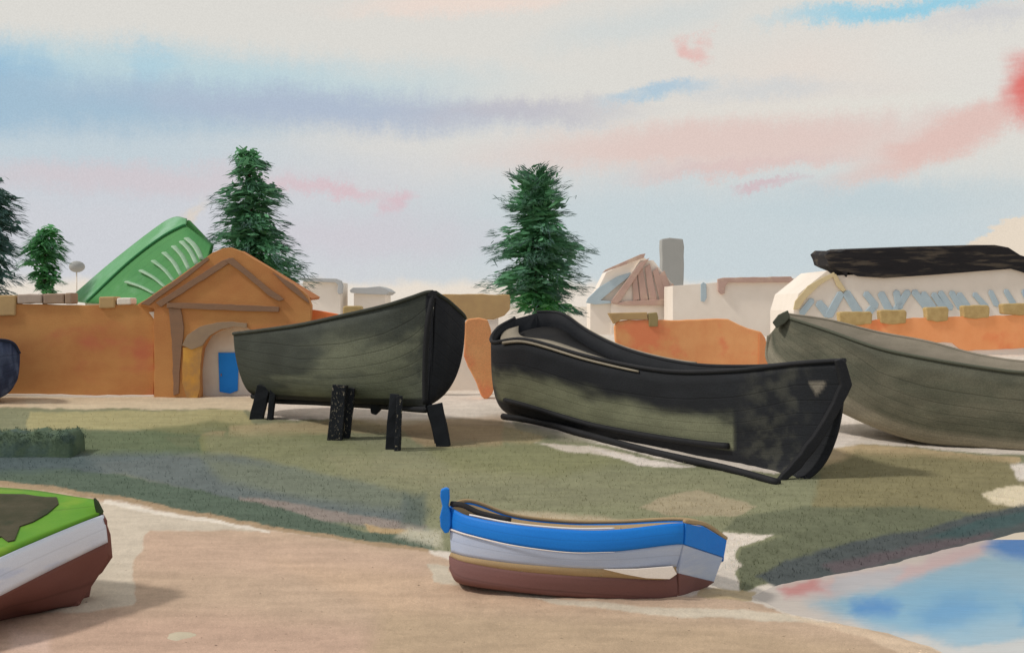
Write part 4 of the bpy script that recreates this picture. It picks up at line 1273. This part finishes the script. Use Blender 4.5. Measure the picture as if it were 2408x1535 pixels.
farS[1] = P(1108, 1182, 21.95)
farB = [Vector((p.x - 0.03, p.y - 0.02, p.z - 0.38)) for p in farS]
farK = [a.lerp(b, 0.72) + Vector((0, 0.15, 0)) for a, b in zip(farS, kk)]
sheet('sheer_strake', [sheer, [a.lerp(b, .5) + Vector((0, -0.03, 0)) for a, b in zip(sheer, b1)], b1], 50, 7, M_BLUE, b4, solid=0.05)
sheet('topside', [b1, [a.lerp(b, .5) + Vector((0, -0.01, 0)) for a, b in zip(b1, p1)], p1], 50, 7, M_PALEBLUE, b4, solid=0.03)
sheet('waterline_plank', [p1, t1], 50, 3, M_TANW, b4, solid=0.03)
sheet('bottom_planking', [t1, [a.lerp(b, .5) + Vector((0, -0.05, 0)) for a, b in zip(t1, k1)], k1, kk], 50, 12, M_BROWN, b4, solid=0.04)
sheet('sheer_strake', [farS, farB], 50, 4, M_BLUE, b4, solid=0.05)
sheet('bottom_planking', [farB, [Vector((p.x, p.y, p.z)) for p in farK], kk], 50, 8, M_PALEBLUE, b4, solid=0.03)
tube('gunwale', [p + Vector((0, 0, 0.03)) for p in farS[:]], 0.035, M_TANW, b4, n=50)
# transom in three bands
TL, TR = P(1607, 1229, 20.7), P(1704, 1269, 21.65)
BLr, BRr = P(1592, 1410, 20.9), P(1655, 1380, 21.5)
ML, MR = P(1606, 1279, 20.68), P(1697, 1309, 21.62)
NL, NR = P(1592, 1346, 20.78), P(1676, 1366, 21.55)


def quad_slab(name, a, b, c, d, mat, th, parent, rise=None):
    nrm = (b - a).cross(d - a).normalized()
    if nrm.x < 0:
        nrm = -nrm
    mid = [a.lerp(b, .5) + (Vector((0, 0, rise)) if rise else Vector())]
    pts = [a] + mid + [b, c, c.lerp(d, .5), d]
    V = [p + nrm * th for p in pts] + [p - nrm * 0.02 for p in pts]
    n = len(pts)
    return make(name, V, [tuple(range(n)), tuple(reversed(range(n, 2 * n)))] + [(i, (i + 1) % n, n + (i + 1) % n, n + i) for i in range(n)], mat, parent, bevel=0.012)


quad_slab('transom', TL, TR, MR, ML, M_BLUE, 0.05, b4, rise=0.07)
quad_slab('transom', ML, MR, NR, NL, M_PALEBLUE, 0.03, b4)
quad_slab('transom', NL, NR, BRr, BLr, M_BROWN, 0.045, b4)
prism('bare_patch', [(1420, 1338), (1500, 1337), (1582, 1331), (1592, 1349), (1575, 1361), (1520, 1359), (1470, 1350)], 20.55, 0.04, M_WHITE, b4, bevel=0.005)
tube('transom_capping', [TL + Vector((0.02, 0, 0.03)), TL.lerp(TR, .5) + Vector((0.02, 0, 0.12)), TR + Vector((0.02, 0, 0.03))], 0.04, M_TANW, b4, n=16)
# stem post, thick and waisted
stem = [(1036, 1152), (1048, 1147), (1056, 1150), (1057, 1172), (1054, 1190), (1060, 1206), (1060, 1236), (1055, 1252), (1046, 1254), (1036, 1240), (1034, 1215), (1040, 1190), (1035, 1168)]
prism('stem_post', stem, 21.45, 0.16, M_BLUE, b4, bevel=0.02)
tube('white_line', [p + Vector((0, -0.055, -0.005)) for p in b1[:5]], 0.018, M_WHITE, b4, n=40, r1=0.004)
tube('white_line', [p + Vector((0, 0.02, 0.02)) for p in sheer[1:5]], 0.016, M_WHITE, b4, n=40)
sheet('inner_planking', [[p + Vector((0, -0.08, -0.02)) for p in farS], [p.lerp(q, .5) + Vector((0, -0.1, 0.05)) for p, q in zip(farS, kk)]], 40, 5, M_TANW, b4, solid=0.02)
for i in (2, 4):
    a, b = sheer[i] + Vector((0, 0.05, -0.22)), farS[i] + Vector((0, -0.08, -0.16))
    bar('thwart', a, b, 0.24, 0.035, M_TANW, b4, bevel=0.005)
oar = tube('oar', [P(1062, 1184, 21.55), P(1090, 1188, 21.4), P(1130, 1206, 21.3), P(1200, 1222, 21.05)], 0.05, M_OAR, None, n=20)
tag(oar, 'dark oar lying along the gunwale of the blue rowing boat near its stem', 'oar')

# ---------------------------------------------------------------- green decked boat at the left edge
M_LGREEN = paint('green_deck_paint', (104, 156, 40), (88, 148, 34), planks=0.2, scale=1.4, amount=0.5, third=(130, 164, 48), third_amt=0.7, grain_amt=0.06, k=1.0, rough=0.6, bump=0.1)
M_WHITEB = paint('white_boat_paint', (214, 220, 230), (206, 212, 224), planks=0.12, scale=1.4, amount=0.4, third=(176, 190, 218), third_amt=0.5, stretch=(0.4, 0.8, 3), grain_amt=0.05, k=1.15, rough=0.55, bump=0.1)
M_HOLD = paint('dark_hold', (86, 80, 62), (66, 66, 46), scale=2.2, amount=0.6, third=(54, 62, 42), third_amt=0.8, k=0.9)
M_BROWN2 = paint('dark_antifouling', (108, 70, 62), (104, 66, 60), planks=0.2, scale=1.0, amount=0.4, grain_amt=0.06, k=1.3, rough=0.7, bump=0.08)
b5 = thing('rowing_boat', G(120, 1425), 'green-decked rowing boat with white strake and brown bottom, cut by the left edge', 'boat')
near = [(-330, 1462, 16.6), (-160, 1386, 17.5), (0, 1310, 18.5), (110, 1262, 19.4), (200, 1225, 20.15), (241, 1210, 20.5)]
far_ = [(-330, 1128, 21.6), (-160, 1138, 21.6), (0, 1150, 21.6), (90, 1158, 21.4), (180, 1172, 21.05), (222, 1176, 20.8)]
wht = [(-330, 1560, 16.6), (-160, 1478, 17.5), (0, 1398, 18.45), (110, 1342, 19.35), (200, 1298, 20.1), (251, 1274, 20.45)]
bot = [(-330, 1640, 17.6), (-160, 1540, 18.4), (0, 1442, 19.2), (80, 1428, 19.6), (150, 1420, 20.1), (183, 1424, 20.35)]
mid5 = [(-330, 1600, 17.0), (-160, 1510, 17.9), (0, 1424, 18.75), (110, 1386, 19.45), (190, 1352, 20.15), (248, 1322, 20.45)]
rn, rf, rwt, rb, rm = ([P(*q) for q in L_] for L_ in (near, far_, wht, bot, mid5))
sheet('white_strake', [rn, [a.lerp(b, .5) + Vector((0.02, -0.03, 0)) for a, b in zip(rn, rwt)], rwt], 40, 7, M_WHITEB, b5, solid=0.06)
sheet('bottom_planking', [rwt, rm, rb, [Vector((p.x, p.y + 0.5, float(zg(p.y)) - 0.02)) for p in rb]], 40, 14, M_BROWN2, b5, solid=0.04)
# far side
fw5 = [p + Vector((0.05, 0.06, -0.42)) for p in rf]
fb5 = [p.lerp(Vector((q.x, q.y + 0.5, float(zg(q.y)))), 0.7) + Vector((0, 0.25, 0)) for p, q in zip(rf, rb)]
sheet('white_strake', [rf, fw5], 40, 4, M_WHITEB, b5, solid=0.06)
sheet('bottom_planking', [fw5, fb5, [Vector((q.x, q.y + 0.5, float(zg(q.y)) - 0.02)) for q in rb]], 40, 8, M_BROWN2, b5, solid=0.04)
# blunt bow face
bow_pts = [P(222, 1176, 20.78), P(241, 1210, 20.48), P(249, 1224, 20.45), P(251, 1274, 20.43), P(249, 1322, 20.43), P(196, 1378, 20.4), P(183, 1424, 20.33), P(192, 1380, 20.8), P(238, 1344, 20.95), P(262, 1308, 21.0), P(257, 1256, 20.95), P(236, 1196, 20.85)]
cbow = Vector((sum(p.x for p in bow_pts) / 12, sum(p.y for p in bow_pts) / 12, sum(p.z for p in bow_pts) / 12))
make('stem_face', [cbow + Vector((0.03, 0, 0))] + bow_pts, [(0, 1 + i, 1 + (i + 1) % 12) for i in range(12)], M_BROWN2, b5, smooth=False, solid=0.05)
prism('forefoot', [(128, 1416), (147, 1412), (180, 1404), (186, 1420), (178, 1430), (172, 1440), (158, 1438), (147, 1430)], 20.25, 0.12, M_BROWN2, b5, bevel=0.01)
prism('stem_head', [(219, 1171), (228, 1180), (240, 1204), (236, 1212), (228, 1214), (222, 1192)], 20.45, 0.1, paint('dark_green_stem', (58, 74, 44), (50, 64, 44), scale=3, k=1.1), b5, bevel=0.01)
# deck and dark slab standing for the open hold
sheet('deck', [[p + Vector((0, 0.03, 0.02)) for p in rn], [p + Vector((0, -0.03, 0.02)) for p in rf]], 40, 14, M_LGREEN, b5, solid=0.05)


def on_deck(x, y, lift):
    # ray with the deck skin: bilinear search between the two sheers
    a_n, a_f = spline(rn, 80), spline(rf, 80)
    best, bp_ = 1e9, None
    for i in range(80):
        for t in np.linspace(0, 1, 60):
            q = a_n[i].lerp(a_f[i], t)
            r_ = q - Vector((0, 0, EYE))
            dp = r_.dot(FW)
            e = (CX + r_.x / dp * F - x) ** 2 + (CY - r_.dot(UP) / dp * F - y) ** 2
            if e < best:
                best, bp_ = e, q
    return bp_ + Vector((0, 0, 0.045 + lift))


HP = [(-260, 1172), (0, 1170), (60, 1170), (136, 1176), (139, 1192), (110, 1215), (77, 1234), (44, 1246), (36, 1278), (22, 1280), (0, 1268), (-260, 1352)]
HPf = rough_poly(HP, 22, 1.5, 3)
hp = [on_deck(x, y, 0.02) for x, y in HPf]
hb_ = [p - Vector((0, 0, 0.05)) for p in hp]
nn = len(hp)
make('dark_hold_slab', hp + hb_, [tuple(range(nn)), tuple(reversed(range(nn, 2 * nn)))] + [(i, (i + 1) % nn, nn + (i + 1) % nn, nn + i) for i in range(nn)], M_HOLD, b5)  # dark slab laid on the deck in place of the hold's shaded inside

# ---- pale flat stone half buried in the sand
V, Fc = [], []
c0 = G(425, 1494)
for i in range(6):
    t = i / 5
    for k in range(20):
        u = 2 * math.pi * k / 20
        rad = math.cos(t * math.pi / 2) ** 0.6 * (1 + 0.07 * math.sin(3 * u + 1) + 0.04 * math.sin(7 * u))
        V.append(c0 + Vector((0.26 * rad * math.cos(u), 0.26 * rad * math.sin(u), -0.01 + 0.035 * t)))
for i in range(5):
    for k in range(20):
        Fc.append((i * 20 + k, i * 20 + (k + 1) % 20, (i + 1) * 20 + (k + 1) % 20, (i + 1) * 20 + k))
so = make('flat_stone', V, Fc, paint('pale_stone', (208, 196, 170), (200, 188, 164), scale=3, k=0.95), None, smooth=True)
tag(so, 'pale flat oval stone lying on the bare sand at the bottom', 'stone')


# ---- short grass on the bank and fine gravel on the sand (nobody could count them)
def sample(px, py):
    """terrain point and colour nearest to a place in the view"""
    i = int(round((1690 - py) / step))
    j = int(round((px + 330) / step))
    if 0 <= i < ny and 0 <= j < nx:
        return PTS[i * nx + j], BC[i * nx + j], zone[i, j], wd[i, j]
    return None


GV, GF, GC = [], [], []
SVV, SF, SCC = [], [], []
rr = np.random.default_rng(5)
for _ in range(34000):
    px, py = rr.uniform(-200, 2600), 965 + 425 * rr.random() ** 0.8
    q = sample(px, py)
    if q is None or q[2] != 1 or q[3] > -0.15:
        continue
    p, c, _z, _w = q
    p = Vector(p) + Vector((rr.normal() * 0.03, rr.normal() * 0.03, -0.01))
    a = rr.random() * 2 * math.pi
    h = (0.035 + 0.06 * rr.random()) * (1.0 if c[1] > c[0] * 0.8 else 0.6)
    w_ = 0.006 + 0.007 * rr.random()
    sx = Vector((math.cos(a), math.sin(a), 0)) * w_
    tip = Vector((rr.normal() * 0.03, rr.normal() * 0.03, h))
    b0 = len(GV)
    GV += [p - sx, p + sx, p + tip]
    GF.append((b0, b0 + 1, b0 + 2))
    GC += [np.minimum(c * (1.12 + 0.45 * rr.random()), 0.9)] * 3
M_BLADE = paint('grass_blades', attr=True, amount=0.1, scale=1.0, grain_amt=0.02, bump=0, rough=0.9, spec=0.1, leaf=0.5)
tag(make('short_grass', GV, GF, M_BLADE, None, tri=True, col=np.array(GC)), 'short olive grass growing over the whole bank', 'grass', kind='stuff')
for _ in range(1500):
    px, py = rr.uniform(-200, 2400), 1190 + 450 * rr.random()
    q = sample(px, py)
    if q is None or q[2] != 2 or q[3] > -0.05:
        continue
    p, c, _z, _w = q
    r0 = 0.006 + 0.016 * rr.random() ** 3
    b0 = len(SVV)
    for (ux, uy, uz) in ((1, 0, 0), (0, 1, 0), (-1, 0, 0), (0, -1, 0), (0, 0, 0.8), (0, 0, -0.5)):
        k_ = r0 * (0.7 + 0.6 * rr.random())
        SVV.append(Vector(p) + Vector((ux * k_ * 1.3, uy * k_, uz * k_ * 0.8)))
    for f_ in ((0, 1, 4), (1, 2, 4), (2, 3, 4), (3, 0, 4), (1, 0, 5), (2, 1, 5), (3, 2, 5), (0, 3, 5)):
        SF.append(tuple(b0 + t for t in f_))
    SCC += [np.minimum(c * (0.55 + 0.7 * rr.random()), 0.9)] * 6
tag(make('gravel', SVV, SF, paint('gravel_stone', attr=True, amount=0.2, scale=8, bump=0, grain_amt=0.05), None, tri=True, col=np.array(SCC)), 'fine scattered gravel on the bare sand', 'gravel', kind='stuff')
